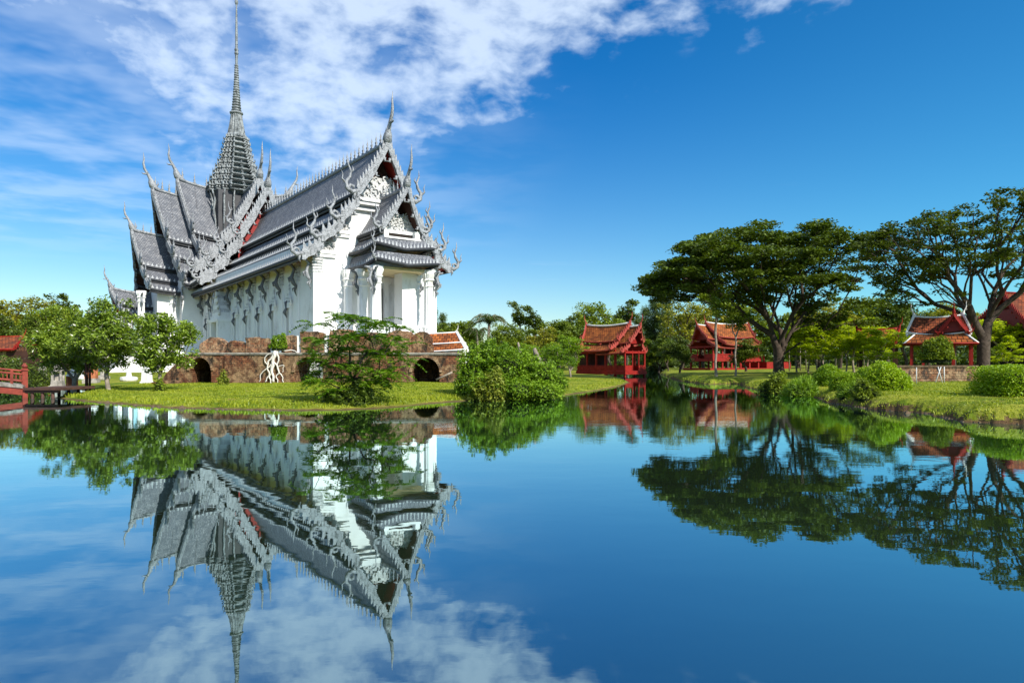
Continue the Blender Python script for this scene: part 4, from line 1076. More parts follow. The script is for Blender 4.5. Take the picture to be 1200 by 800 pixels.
bgm('yellow', 75, 'lobes', 80, 4.0, 3.6, 2.0, 9.0, .22, 'yellow', nl=55, rad=.9, flat=.5, Lh=.18, Wh=.1, tip=.04)
bgm('lime', 77, 'lobes', 75, 2.2, 2.2, 1.5, 3.9, .07, 'lime', 'palebark', nl=75, rad=.42, flat=.4, Lh=.09, Wh=.05, up=1.0, tip=.012, nodes_step=.5, bias=.3)
bgm('lime2', 79, 'cone', 60, 2.1, 2.1, 1.5, 4.3, .06, 'lime', 'palebark', nl=75, rad=.40, flat=.4, Lh=.09, Wh=.05, up=1.0, tip=.012, nodes_step=.5, bias=.3)
bgm('feather', 78, 'lobes', 80, 2.8, 2.4, .8, 5.0, .10, 'bush', 'palebark', nl=70, rad=.55, flat=.4, Lh=.11, Wh=.05, up=.8, tip=.015)
bgm('slim', 80, 'lobes', 30, 2.2, 2.0, 5.2, 9.0, .13, 'mid', 'palebark', nl=60, rad=.7, flat=.6, Lh=.16, Wh=.09, tip=.03, fork=5.0)
HT = {'round': 9.1, 'round2': 9.2, 'dark': 9.7, 'sparse': 10.8, 'conifer': 11.6, 'yellow': 9.2, 'lime': 4.1, 'lime2': 4.5, 'feather': 5.2, 'slim': 9.3}
NM = {'round': 'broadleaf_tree', 'round2': 'broadleaf_tree', 'dark': 'dark_tree', 'sparse': 'sparse_tree', 'conifer': 'casuarina_tree', 'yellow': 'yellowing_tree', 'lime': 'young_tree', 'lime2': 'young_tree', 'feather': 'feathery_tree', 'slim': 'slim_tree'}
def bg(key, px, top, Y, label, group, wide=1.0):
    x = PX(px, Y); g = gh(x, Y); h = PZ(top, Y)-g; s_ = h/HT[key]
    me = bgk[key]; e = empty(NM[key], (x, Y, g), (px*.37) % 6.28, (s_*wide, s_*wide, s_)); tag(e, label, 'tree', group)
    link('trunk', me[0], e); link('crown', me[1], e)
GL, GM, GR, GY, GC = 'trees behind the left lawn', 'trees between temple and first pavilion', 'trees behind the right bank', 'young lime trees on the right bank', 'casuarinas behind the first pavilion'
for row in (
    ('yellow', 12, 346, 92, 'yellowing tree at the far left edge, above the old red roof', GL, 1.1),
    ('yellow', 42, 350, 100, 'yellowing tree, second from the left edge behind the bridge', GL, 1.0),
    ('dark', 2, 366, 72, 'dark low tree at the left edge between the yellowing trees and the old red roof', GL, .9),
    ('dark', 38, 368, 66, 'dark green tree left of the frangipanis, in front of the yellowing trees', GL, .9),
    ('sparse', 79, 342, 104, 'sparse dark treetop rising above the left frangipani', GL, 1.0),
    ('round', 64, 356, 86, 'mid-green rounded tree directly behind the leftmost frangipani', GL, 1.0),
    ('round2', 104, 362, 84, 'mid-green lumpy tree behind the middle frangipani', GL, 1.0),
    ('dark', 138, 372, 108, 'dark tree partly hidden between the middle and smaller frangipani', GL, 1.0),
    ('conifer', 508, 357, 108, 'feathery dark conifer right beside the white portico columns', GM, 1.0),
    ('conifer', 519, 364, 112, 'lower feathery conifer, second from the portico columns', GM, 1.1),
    ('round2', 534, 370, 96, 'bushy green tree between the conifers and the palms', GM, 1.0),
    ('dark', 549, 374, 104, 'dark tree immediately left of the two palms', GM, 1.0),
    ('round', 592, 378, 84, 'rounded green tree right of the taller palm', GM, 1.1),
    ('sparse', 607, 352, 112, 'tall sparse tree with a tufted top above the thicket, left of its twin', GM, .7),
    ('sparse', 624, 357, 110, 'tall sparse tree with spreading tufts above the thicket, right of its twin', GM, 1.0),
    ('yellow', 636, 382, 70, 'yellow-green tree above the right half of the thicket', GM, .9),
    ('round2', 648, 370, 104, 'lumpy green tree behind the yellow-green one, left of the first pavilion', GM, 1.1),
    ('dark', 668, 368, 112, 'dark tree on the skyline just left of the first pavilion ridge', GM, 1.0),
    ('round', 693, 353, 124, 'tallest rounded tree directly above the ridge of the first pavilion', GM, .9),
    ('round2', 716, 369, 118, 'lower green tree above the right end of the first pavilion ridge', GM, 1.0),
    ('sparse', 735, 349, 126, 'dark tufted tree above the gable of the first pavilion', GM, 1.1),
    ('feather', 645, 400, 46, 'pale feathery young tree at the right end of the thicket', GM, 1.3),
    ('feather', 668, 388, 62, 'feathery tree touching the left end of the first pavilion roof', GM, 1.1),
    ('feather', 618, 398, 60, 'feathery pale tree behind the thicket top', GM, 1.2),
    ('round2', 506, 384, 76, 'green tree filling the gap beside the small tiled brick hall', GM, .9),
    ('conifer', 757, 356, 150, 'casuarina nearest the gable of the first pavilion', GC, 1.3),
    ('conifer', 768, 347, 150, 'casuarina with a pointed top, second from the first pavilion', GC, 1.4),
    ('conifer', 781, 350, 146, 'casuarina, third from the first pavilion', GC, 1.4),
    ('conifer', 747, 368, 130, 'lowest casuarina, half behind the gable of the first pavilion', GC, 1.2),
    ('round2', 772, 392, 118, 'low green tree across the narrow far end of the lake', GR, 1.2),
    ('yellow', 800, 349, 112, 'tall olive and yellow tree left of the second pavilion', GR, .9),
    ('dark', 797, 392, 78, 'dark bushy tree overhanging the water in front of the second pavilion', GR, 1.1),
    ('round2', 783, 396, 96, 'bushy green tree behind the dark one at the channel mouth', GR, .9),
    ('yellow', 824, 352, 122, 'olive tree rising behind the second pavilion ridge', GR, 1.0),
    ('round2', 852, 350, 124, 'green tree behind the second pavilion, under the umbrella-shaped crown', GR, 1.0),
    ('round', 880, 354, 112, 'rounded tree right behind the second pavilion', GR, 1.1),
    ('slim', 839, 330, 56, 'slim straight pale-trunked tree in front of the second pavilion', GR, .9),
    ('slim', 862, 356, 57, 'shorter slim trunk in front of the second pavilion, right of the taller one', GR, .9),
    ('dark', 874, 396, 76, 'low dark tree covering the right end of the second pavilion', GR, 1.5),
    ('round2', 935, 358, 108, 'green tree behind the young lime trees, nearest the big dark trunk', GR, 1.1),
    ('yellow', 960, 352, 104, 'yellowing tree behind the young lime trees', GR, 1.0),
    ('yellow', 985, 358, 98, 'yellowing tree, second from the big dark trunk behind the lime trees', GR, 1.0),
    ('round', 1006, 350, 106, 'rounded green tree between the two great spreading trees', GR, 1.1),
    ('dark', 1040, 338, 82, 'tall dark tree above the brown-roofed hut', GR, .9),
    ('dark', 1062, 352, 88, 'dark tree left of the small red pavilion, behind the hut', GR, .9),
    ('round2', 1088, 356, 92, 'green tree directly behind the small red pavilion', GR, 1.0),
    ('yellow', 1118, 352, 84, 'orange-yellow tree above the right of the small red pavilion', GR, .9),
    ('dark', 1150, 368, 98, 'dark tree behind the open-crowned trunk', GR, 1.1),
    ('round', 1195, 372, 104, 'green tree behind the long red roof at the right edge', GR, 1.1),
    ('lime', 933, 378, 68, 'young layered lime-green tree nearest the big dark trunk', GY, 1.0),
    ('lime2', 948, 372, 65, 'young lime-green tree, second from the big dark trunk', GY, 1.2),
    ('lime', 965, 377, 62, 'young lime-green tree, third from the big dark trunk', GY, 1.1),
    ('lime2', 983, 370, 66, 'young lime-green tree in the middle of its row', GY, 1.2),
    ('lime', 1000, 376, 63, 'young lime-green tree, third before the brown-roofed hut', GY, 1.2),
    ('lime2', 1017, 370, 65, 'young lime-green tree, second before the brown-roofed hut', GY, 1.2),
    ('lime', 1034, 378, 56, 'young lime-green tree touching the brown roof of the hut', GY, 1.1),
    ('lime2', 957, 384, 59, 'small bright young tree between the second and third young lime-green trees', GY, 1.2),
    ('lime', 992, 386, 57, 'small bright young tree right of the middle of the young row', GY, 1.0),
    ('lime2', 1026, 384, 54, 'small bright young tree just left of the one touching the hut roof', GY, 1.2),
    ('lime', 1170, 366, 55, 'young lime-green tree right of the open-crowned trunk', GY, 1.2),
    ('lime2', 1182, 392, 50, 'low lime-green tree in front of the long red roof', GY, 1.2),
    ('round2', 1165, 405, 52, 'low green tree right behind the open-crowned trunk', GR, .6),
): bg(*row)

# slender pale trunks standing in the grove
rs = np.random.RandomState(90)
gm = []
for i in range(3):
    k = MB(); k.tube([(0, 0, -.2), (.05*i, .03, 2), (.1, -.05*i, 4.4)], [.07, .055, .03], 6); gm.append(k.mesh('trunk', M['palebark']))
cen = clumps(crown_pts('lobes', 14, 1.1, 1.0, 3.4, 5.6, rs), 60, .5, .5, rs); co, q = leaf_quads(cen, .1, .055, rs, .6); gc = npmesh('crown', co, q, L['lime'])
for i, px in enumerate((925, 938, 945, 957, 972, 979, 992, 1008, 1013, 1026, 1040, 1050)):
    Y = 74+(i*37 % 17); x = PX(px, Y); e = tag(empty('grove_tree', (x, Y, gh(x, Y)), i*1.1, .95+.03*(i % 4)), 'slim pale trunk with a small lime crown in the grove behind the young trees', 'tree', 'slim trunks in the grove')
    link('trunk', gm[i % 3], e); link('crown', gc, e)

# far wood closing the view
rs = np.random.RandomState(99); pts = []
for row_, (Yw, hh) in enumerate(((150, 8), (175, 9.5), (215, 11))):
    n = 420
    xs = np.linspace(-190, 200, n)+rs.uniform(-1.5, 1.5, n)
    ok = height(xs, np.full(n, Yw)) > .2
    for x, o_ in zip(xs, ok):
        if not o_: continue
        h = hh*(.62+.25*math.sin(x*.11+row_)+.13*math.sin(x*.37))
        for _ in range(4): pts.append((x, Yw+rs.uniform(-4, 4), .6+rs.uniform(.05, 1)*h))
cen = clumps(np.array(pts), 20, 2.2, .75, rs); co, q = leaf_quads(cen, .55, .34, rs, .4)
tag(link('far_wood', npmesh('far_wood', co, q, L['dark'])), 'dense belt of far trees closing the view', kind='stuff')

# grass tufts on the banks
rs = np.random.RandomState(7)
def grass():
    out = []
    for x0, x1, y0, y1, n in ((-24, -1, 22, 46, 150000), (-3, 16, 28, 62, 40000), (8, 24, 15, 46, 90000)):
        X = rs.uniform(x0, x1, n); Y = rs.uniform(y0, y1, n); 
        X = X; Z = height(X, Y); dens = (.5+.5*wob(X, Y, 1.1, 5)) ; ok = (Z > .05) & (rs.uniform(0, 1, n) < .35+.65*dens)
        out.append(np.stack([X, Y, Z], 1)[ok])
    P = np.concatenate(out); n = len(P); edge = P[:, 2] < .17; far_ = P[:, 1]/40
    h = rs.uniform(.012, .042, n)*(1+2.2*edge*rs.uniform(0, 1, n))*(1+.6*wob(P[:, 0], P[:, 1], .8, 1)); a = rs.uniform(0, 6.28, n)
    d = np.stack([np.cos(a), np.sin(a), 0*a], 1)*.028; ln = rs.normal(size=(n, 3))*.035; ln[:, 2] = 0
    tip = P+ln; tip[:, 2] += h
    co = np.stack([P-d-np.array([0, 0, .02]), P+d-np.array([0, 0, .02]), tip+d*.3, tip-d*.3], 1).reshape(-1, 3)
    return npmesh('grass', co, np.arange(n*4).reshape(-1, 4), L['grass'])
tag(link('grass', grass()), 'short sunlit grass on the banks', kind='stuff')
# ------------------------------------------------------------ brick terrace wall with arches
def strip_wall(Yf, th, x0, x1, ztop, zbot, arches, mat, seed=0, step=.12):
    """front, back, top and vault faces; arches: (cx, half width, springing z, crown z, through)"""
    k = MB(); n = int((x1-x0)/step); xs = [x0+(x1-x0)*i/n for i in range(n+1)]
    for cx, hw, zs, zc, thr in arches: xs += [cx-hw, cx+hw, cx-hw+.001, cx+hw-.001]
    xs = sorted(set(xs)); rr = random.Random(seed)
    def arch(x):
        for a in arches:
            cx, hw, zs, zc, thr = a
            if abs(x-cx) < hw-.0005: return zs+(zc-zs)*math.sqrt(max(0, 1-((x-cx)/hw)**2)), a
        return None, None
    def jt(x, z): return .05*mnoise.noise(Vector((x*1.7, z*1.7, seed)))+.02*mnoise.noise(Vector((x*6, z*6, seed)))
    rows = 8
    for xa, xb in zip(xs, xs[1:]):
        xm = (xa+xb)/2; zA, a = arch(xm)
        if a:
            za = arch(xa)[0] if arch(xa)[0] is not None else a[2]; zb = arch(xb)[0] if arch(xb)[0] is not None else a[2]
        else: za = zb = zbot
        ta, tb = ztop(xa), ztop(xb)
        for side, Y in ((0, Yf), (1, Yf+th)):
            if side and a and not a[4]: za2 = zb2 = zbot
            else: za2, zb2 = za, zb
            for r_ in range(rows):
                f0, f1 = r_/rows, (r_+1)/rows
                P = [(xa, za2+(ta-za2)*f0), (xb, zb2+(tb-zb2)*f0), (xb, zb2+(tb-zb2)*f1), (xa, za2+(ta-za2)*f1)]
                vs = [(x, Y+(jt(x, z)), z) for x, z in P]
                k.add(vs, [(0, 1, 2, 3)] if not side else [(3, 2, 1, 0)], 0)
        k.add([(xa, Yf+jt(xa, ta), ta), (xb, Yf+jt(xb, tb), tb), (xb, Yf+th+jt(xb, tb), tb), (xa, Yf+th+jt(xa, ta), ta)], [(0, 1, 2, 3)], 0)
        if a:
            d = th if a[4] else th
            k.add([(xa, Yf+jt(xa, za), za), (xb, Yf+jt(xb, zb), zb), (xb, Yf+d, zb), (xa, Yf+d, za)], [(3, 2, 1, 0)], 0)
    for cx, hw, zs, zc, thr in arches:
        for sx in (-1, 1):
            x = cx+sx*hw; P = [(x, Yf+jt(x, zbot), zbot), (x, Yf+th, zbot), (x, Yf+th, zs), (x, Yf+jt(x, zs), zs)]
            k.add(P, [(0, 1, 2, 3)] if sx < 0 else [(3, 2, 1, 0)], 0)
    for x, o_ in ((x0, 1), (x1, 0)):
        P = [(x, Yf, zbot), (x, Yf+th, zbot), (x, Yf+th, ztop(x)), (x, Yf, ztop(x))]; k.add(P, [(3, 2, 1, 0)] if o_ else [(0, 1, 2, 3)], 0)
    return k
def rough_block(k, x0, x1, y0, y1, z0, z1, seed, amp=.10, rnd=0.0, mi=0, n=7):
    """lumpy ruined brick mass"""
    def pt(u, v, w_):
        x, y, z = x0+(x1-x0)*u, y0+(y1-y0)*v, z0+(z1-z0)*w_
        if rnd:
            z -= (z1-z0)*rnd*((2*u-1)**2)*w_; y += (y1-y0)*.25*(1-2*v)*w_*rnd
        e = Vector((x*2.1, y*2.1, z*2.1+seed)); g = amp*.6
        return (x+g*mnoise.noise(e)+amp*.25*mnoise.noise(e*4), y+g*mnoise.noise(e+Vector((9, 0, 0)))+amp*.25*mnoise.noise(e*4.3), z+(g*mnoise.noise(e+Vector((0, 9, 0)))+amp*.25*mnoise.noise(e*3.7))*w_)
    for fix, val in ((0, 0), (0, 1), (1, 0), (1, 1), (2, 1)):
        vs = []
        for i in range(n+1):
            for j in range(n+1):
                q = [i/n, j/n]; q.insert(fix, val); vs.append(pt(*q))
        fs = [(i*(n+1)+j, i*(n+1)+j+1, (i+1)*(n+1)+j+1, (i+1)*(n+1)+j) for i in range(n) for j in range(n)]
        if (fix in (0, 2)) == (val == 0): fs = [f[::-1] for f in fs]
        k.add(vs, fs, mi)
YW = 44.0; WX = lambda p: PX(p, YW); WZ = lambda p: PZ(p, YW)
def ztop(x):
    px = 600+x*FP/YW
    z = np.interp(px, [188, 196, 204, 212, 222, 224, 545], [447, 436, 428, 419, 416, 413.5, 412.2])
    return WZ(z)+.04*mnoise.noise(Vector((x*3, 0, 0)))+(.12*mnoise.noise(Vector((x*5, 3, 0))) if px < 222 else 0)
wall = tag(empty('brick_terrace_wall', (WX(360), YW, 0)), 'long ruined red brick wall with three arches below the temple', 'brick wall'); wall.location = (0, 0, 0)
arches = [(WX(235), 12.5*YW/FP, WZ(434), WZ(419), False), (WX(362), 16.5*YW/FP, WZ(436), WZ(418), True), (WX(499), 16*YW/FP, WZ(436), WZ(419), False)]
strip_wall(YW, 3.2, WX(188), WX(541), ztop, -.1, arches, 'brick').build('wall', M['brick'], wall)
for cx, hw, zs, zc, thr in arches:
    k = MB()
    n = 20
    vs = []
    for i in range(n+1):
        t_ = math.pi*i/n; ca, sa = math.cos(t_), math.sin(t_)
        for rr_, y in ((1.005, YW-.10), (1.20, YW-.10), (1.20, YW+.05), (1.005, YW+.05)): vs.append((cx+hw*rr_*ca, y+.01*math.sin(i*3), zs+(zc-zs+hw*(rr_-1))*sa if rr_ > 1.01 else zs+(zc-zs)*sa*1.005))
    k.add(vs, [(i*4+q, i*4+(q+1) % 4, (i+1)*4+(q+1) % 4, (i+1)*4+q) for i in range(n) for q in range(4)], 0)
    k.build('arch_ring', M['brick2'], wall)
k = MB(); k.box((WX(222), YW-.12, WZ(414.6)), (WX(541), YW+.02, WZ(413.2)), 0); k.box((WX(222), YW-.07, WZ(415.8)), (WX(541), YW+.02, WZ(414.65)), 0); k.build('ledge', M['stone'], wall)
for p in (268, 330, 405, 450):
    k = MB(); k.box((WX(p-4), YW-.13, 0), (WX(p+4), YW+.05, WZ(415.8)), 0, taper=.98); k.build('buttress', M['brick'], wall)
mer = [(232, 263, 395, .9, .45), (262, 285, 399, .8, .4), (286, 312, 395.5, .8, .04), (329, 346, 393, .8, .10), (351, 378, 388, .9, .05), (385, 414, 386, .9, .05), (414, 455, 389, 1.0, .15), (455, 481, 387, 1.1, .1), (481, 506, 388, 1.0, .35)]
for i, (a, b_, t_, th, rnd) in enumerate(mer):
    k = MB(); rough_block(k, WX(a), WX(b_), YW+.15, YW+.15+th, WZ(413.5), WZ(t_), i*7.3, .16, rnd); k.build('parapet_block', M['brick2'] if i in (0, 2, 3, 5, 7) else M['brick'], wall)
k = MB(); rough_block(k, WX(390), WX(470), YW+1.3, YW+3.1, WZ(413.5), WZ(403), 3, .2, 0, n=14); k.build('parapet_block', M['brick'], wall)
for p in (349, 381.5):
    k = MB(); k.box((WX(p-2.5), YW+.3, WZ(413.5)), (WX(p+2.5), YW+.6, WZ(393)), 0); k.build('white_post', M['plaster'], wall)
# rubble under the wall's broken end
k = MB()
rr = random.Random(3)
for i in range(26):
    x = WX(rr.uniform(188, 215)); y = YW-rr.uniform(.1, 1.0); s_ = rr.uniform(.08, .2); g = gh(x, y)
    rough_block(k, x-s_, x+s_, y-s_, y+s_, g-.05, g+s_*1.2, i, .08, .3, n=2)
tag(k.build('rubble', M['brick']), 'loose brick rubble at the broken left end of the brick wall', kind='stuff')

# little brick hall with a tiled roof at the wall's right end
hl = tag(empty('tiled_brick_hall', (0, 0, 0)), 'small red brick hall with tiled roof and white ridge right of the portico', 'hall')
Yh = 49.0; hx = PX(497, Yh)
Ft = frame((PX(480, Yh), Yh+1.2), (1, .0), (0, 1))
k = MB(); k.box((-1.5, -1.2, 0), (3.6, 1.2, PZ(404, Yh)), 0, F=Ft); k.build('wall', M['brick'], hl)
thai_roof(Ft, -2, PX(533, Yh)-PX(480, Yh), [((0, PZ(391, Yh)), (1.0, PZ(403, Yh))), ((.95, PZ(404, Yh)), (1.7, PZ(412, Yh)))], hl, 'roof', lean=-.75, rise=.15, mats=None, sc=.3, thk=.08, tooth=99, tile='redtile', trim='whitetrim', gable='brick', recess=.2, board=.22, hooks=False, naga_sc=.3, horn_sc=.16, split=.9)

# strangler fig roots
fig = tag(empty('strangler_fig', (WX(323), YW-.1, 0)), 'clipped small fig with white roots gripping the brick wall', 'fig tree')
k = MB(); rr = random.Random(4)
rt = [[(326, 398), (325, 408), (323, 414), (321, 424), (320, 436), (322, 447)], [(325, 410), (327, 420), (326, 432), (331, 440), (333, 448)], [(324, 412), (318, 420), (314, 428), (316, 438), (312, 447)],
      [(323, 418), (316, 430), (308, 436), (305, 447)], [(326, 408), (334, 411), (342, 410), (349, 413)], [(322, 424), (328, 434), (325, 441), (327, 448)], [(321, 420), (319, 434), (317, 442), (319, 449)], [(314, 428), (311, 419), (318, 414)], [(326, 430), (333, 428), (332, 436)]]
for i, path in enumerate(rt):
    pts = []; ex = [path[0]]+path+[path[-1]]
    for j in range(1, len(ex)-2):
        for q in range(6):
            t_ = q/6; c4 = [.5*(-t_+2*t_*t_-t_**3), .5*(2-5*t_*t_+3*t_**3), .5*(t_+4*t_*t_-3*t_**3), .5*(-t_*t_+t_**3)]
            x_, y_ = (sum(c4[m_]*ex[j-1+m_][a_] for m_ in range(4)) for a_ in (0, 1))
            pts.append((WX(x_)-WX(323)+.035*math.sin(j*6+q*1.3+i), (-.04 if y_ > 412 else .1), WZ(y_)))
    pts.append((WX(path[-1][0])-WX(323), -.1, WZ(path[-1][1])))
    r0 = (.15, .06, .07, .045, .05, .06, .08, .04, .03)[i]; k.tube(pts, [r0*(1-.55*j/len(pts)) for j in range(len(pts))], 6)
k.build('root', M['root'], fig)
fm = bush_meshes(62, .58, .5, .95, 'bush', 2200, .06, .03, .12)
for m_, nm in zip(fm, ('dark_core', 'foliage')): o_ = link(nm, m_, fig); o_.location = (WX(326.5)-WX(323), .3, WZ(408))

# ------------------------------------------------------------ red pavilions
def pavilion(name, label, O, a, L_, hw, z_floor, z_eave, z_ridge, cols=4, two=True, tile='redtile', trim='pinktrim', sc=.42, ridge='whitetrim', fence=True, stilts=True, ends=(1, -1), open_=True, twoend=False):
    """gabled timber pavilion; p runs along the ridge to the front gable"""
    root = tag(empty(name, (0, 0, 0)), label, 'pavilion'); a = Vector(a).normalized(); b_ = Vector((-a.y, a.x)); F = frame(O, a, b_)
    h = z_ridge-z_eave; zm = z_eave+h*.36
    main = [((0, z_ridge), (hw*.62, zm)), ((hw*.58, zm-.12*h), (hw*1.05, z_eave))]
    kw = dict(lean=.7*sc/.42, rise=.25, sc=sc, thk=.1, tooth=99, tile=tile, trim=trim, board=.28, kap=.3, gable='redgable', recess=.35, split=.95, naga_sc=sc*.55, horn_sc=sc*.58, ridge_mat=ridge, hooks=True)
    thai_roof(F, -L_/2, L_/2, main, root, 'roof', ends=ends, **kw)
    if two:
        sm = [((0, z_ridge-h*.12), (hw*.50, zm-.10*h)), ((hw*.47, zm-.22*h), (hw*.95, z_eave-.12*h))]
        thai_roof(F, 0, L_/2+1.55, sm, root, 'roof', ends=(1,), **kw)
        if twoend:
            F2 = frame(O, -a, b_); thai_roof(F2, 0, L_/2+1.2, sm, root, 'roof', ends=(1,), **kw)
    Lp = L_/2+(.9 if two else 0)
    k = MB(); k.box((-L_/2+.1, -hw*.85, z_floor-.18), (Lp, hw*.85, z_floor), 0, F=F); k.box((-L_/2+.08, -hw*.87, z_floor-.42), (Lp+.02, hw*.87, z_floor-.185), 0, F=F); k.build('floor', M['redwood'], root)
    n = cols
    for i in range(n):
        p = -L_/2+.3+(Lp+L_/2-.5)*i/(n-1)
        for sd in (-1, 1):
            k = MB(); k.box((p-.09, sd*hw*.78-.09, z_floor), (p+.09, sd*hw*.78+.09, z_eave+.1), 0, F=F); k.build('column', M['redwood'], root)
            if stilts:
                k = MB(); q = F(p, sd*hw*.78, 0); k.box((p-.11, sd*hw*.78-.11, min(0, gh(q.x, q.y))-.5), (p+.11, sd*hw*.78+.11, z_floor-.42), 0, F=F); k.build('stilt', M['redwood'], root)
    if fence:
        for sd in (-1, 1):
            k = MB(); s0 = sd*hw*.80
            k.box((-L_/2+.2, s0-.03, z_floor+.55), (Lp-.1, s0+.03, z_floor+.65), 0, F=F); k.box((-L_/2+.2, s0-.02, z_floor+.02), (Lp-.1, s0+.02, z_floor+.50), 0, F=F)
            for q in range(int(L_/.45)): p = -L_/2+.3+q*.45; k.box((p-.03, s0-.045, z_floor+.02), (p+.03, s0+.045, z_floor+.56), 0, F=F)
            k.box((-L_/2+.2, s0-.05, z_eave-.35), (Lp-.1, s0+.05, z_eave-.12), 0, F=F)
            k.build('railing', M['redwood'], root)
        k = MB()
        for c0, c1 in ((-hw*.8, -hw*.25), (hw*.25, hw*.8)): k.box((Lp-.13, c0, z_floor+.02), (Lp-.07, c1, z_floor+.65), 0, F=F)
        for c0 in (-hw*.25, hw*.25): k.box((Lp-.15, c0-.06, z_floor), (Lp-.03, c0+.06, z_eave), 0, F=F)
        k.box((Lp-.15, -hw*.8, z_eave-.35), (Lp-.05, hw*.8, z_eave-.1), 0, F=F); k.build('railing', M['redwood'], root)
        k = MB(); k.box((-L_/2+.2, -hw*.7, z_floor), (-L_/2+L_*.28, hw*.7, z_eave), 0, F=F); k.build('painted_interior', M['woodshade'], root)  # added dark box painting the shade inside the pavilion
    return root, F
Ys = 84.0
pavilion('lakeside_pavilion', 'first red pavilion with white ridges, standing on stilts at the water left of centre', (PX(712, Ys), Ys), (.66, -.75), 7.0, 2.35, PZ(434, Ys), PZ(411, Ys), PZ(382, Ys), cols=6, sc=.62)
Ys = 100.0
pavilion('garden_pavilion', 'second red pavilion, half hidden by slim trunks under the umbrella-shaped tree', (PX(852, Ys), Ys), (-.93, -.36), 7.5, 3.3, PZ(420, Ys), PZ(405, Ys), PZ(380, Ys), cols=6, sc=.5)
k = MB(); F = frame((PX(852, Ys), Ys), (-.93, -.36), (.36, -.93)); k.box((-5, -3.2, .3), (5.4, 3.2, PZ(431, Ys)), 0, F=F); k.box((-9.5, -3.0, .3), (-5, 2.6, PZ(424, Ys)), 0, F=F)
for i in range(8): k.box((-9.5+i*.6, -3.1, PZ(424, Ys)), (-9.3+i*.6, -2.9, PZ(413, Ys)), 0, F=F)
o_ = k.build('red_terrace', M['redwood']); tag(o_, 'red timber terrace under and beside the second red pavilion', 'terrace')

# small open pavilion behind the low wall, cross gable facing the lake
root = tag(empty('small_pavilion', (0, 0, 0)), 'small open red pavilion with a white-edged roof under the open-crowned tree', 'pavilion')
Yp = 44.0; cx = PX(1101, Yp); F0_ = frame((cx, Yp), (.85, -.527), (.527, .85)); F = lambda p, c, h: F0_(p*.85, c*.85, h)
kw = dict(sc=.3, thk=.08, tooth=99, tile='darktile', board=.2, kap=.3, recess=.25, split=.95, naga_sc=.22, horn_sc=.24)
thai_roof(F, PX(1071, Yp)-cx, PX(1128, Yp)-cx, [((0, PZ(372, Yp)), (1.15, PZ(392, Yp)))], root, 'roof', lean=-.45, rise=.12, trim='whitetrim', gable='redgable', ends=(1, -1), hooks=False, **kw)
g0 = F(PX(1117, Yp)-cx, 0, 0); Fg = frame((g0.x, g0.y), (-.527, -.85), (.85, -.527))
thai_roof(Fg, 0, 1.45, [((0, PZ(370, Yp)), (.80, PZ(391, Yp)))], root, 'front_gable', lean=.35, rise=.05, trim='redwood', gable='redgable', hooks=True, **kw)
k = MB(); x0, x1, y0, y1 = PX(1059, Yp)-cx, PX(1144, Yp)-cx, -1.9, 1.9; X0, X1, Y0, Y1 = PX(1073, Yp)-cx, PX(1129, Yp)-cx, -1.15, 1.15; za, zb = PZ(403, Yp), PZ(391, Yp)
P = [(x0, y0, za), (x1, y0, za), (x1, y1, za), (x0, y1, za), (X0, Y0, zb), (X1, Y0, zb), (X1, Y1, zb), (X0, Y1, zb)]
k.add([F(*p) for p in P], [(0, 1, 5, 4), (1, 2, 6, 5), (2, 3, 7, 6), (3, 0, 4, 7)], 0, [[(0, 1), (4.6, 1), (4.0, 0), (.6, 0)]]*4)
k.add([F(p[0], p[1], p[2]-.08) for p in P[:4]], [(3, 2, 1, 0)], 1)
for i in range(4): k.tube([F(*P[i]), F(*P[i+4])], .055, 5, 2); k.tube([F(*P[i]), F(*P[(i+1) % 4])], .05, 5, 1)
k.build('skirt_roof', [M['redtile'], M['redwood'], M['whitetrim']], root)
for x in (PX(1068, Yp)-cx, PX(1082, Yp)-cx, PX(1117, Yp)-cx, PX(1137, Yp)-cx):
    for y in (-1.5, 1.5):
        k = MB(); k.box((x-.08, y-.08, .6), (x+.08, y+.08, za-.05), 0, F=F); k.box((x-.12, y-.12, .6), (x+.12, y+.12, 1.3), 0, F=F); k.build('column', M['redwood'], root)
k = MB(); k.box((x0+.5, -1.6, .5), (x1-.4, 1.7, PZ(428, Yp)), 0, F=F); k.build('floor', M['redwood'], root)
# low brick wall before it
Yl = 36.0; lw = tag(empty('low_brick_wall', (0, 0, 0)), 'low red brick wall with grey coping between the round bush and the hedge', 'brick wall')
k = MB(); k.box((PX(1050, Yl), Yl, .2), (PX(1145, Yl), Yl+.4, PZ(430, Yl)), 0); k.build('wall', M['brick2'], lw)
k = MB(); k.box((PX(1049, Yl), Yl-.06, PZ(430, Yl)+.002), (PX(1146, Yl), Yl+.46, PZ(428, Yl)), 0); k.build('coping', M['clod'], lw)
# white plant stakes
for i, (x, lean) in enumerate(((1074, 0.0), (1106.5, 0.0), (1099, .16), (1102, -.12))):
    k = MB(); Yk = 34.2; g = gh(PX(x, Yk), Yk); k.tube([(PX(x, Yk)-lean, Yk, g-.1), (PX(x, Yk)+lean, Yk, g+.80)], .022, 6)
    tag(k.build('stake', M['pole']), ('upright white stake left of the topiary, before the low brick wall', 'upright white stake right of the crossed pair, before the low brick wall', 'white stake leaning right before the low brick wall', 'white stake leaning left before the low brick wall')[i], 'stake', 'white stakes on the right lawn')
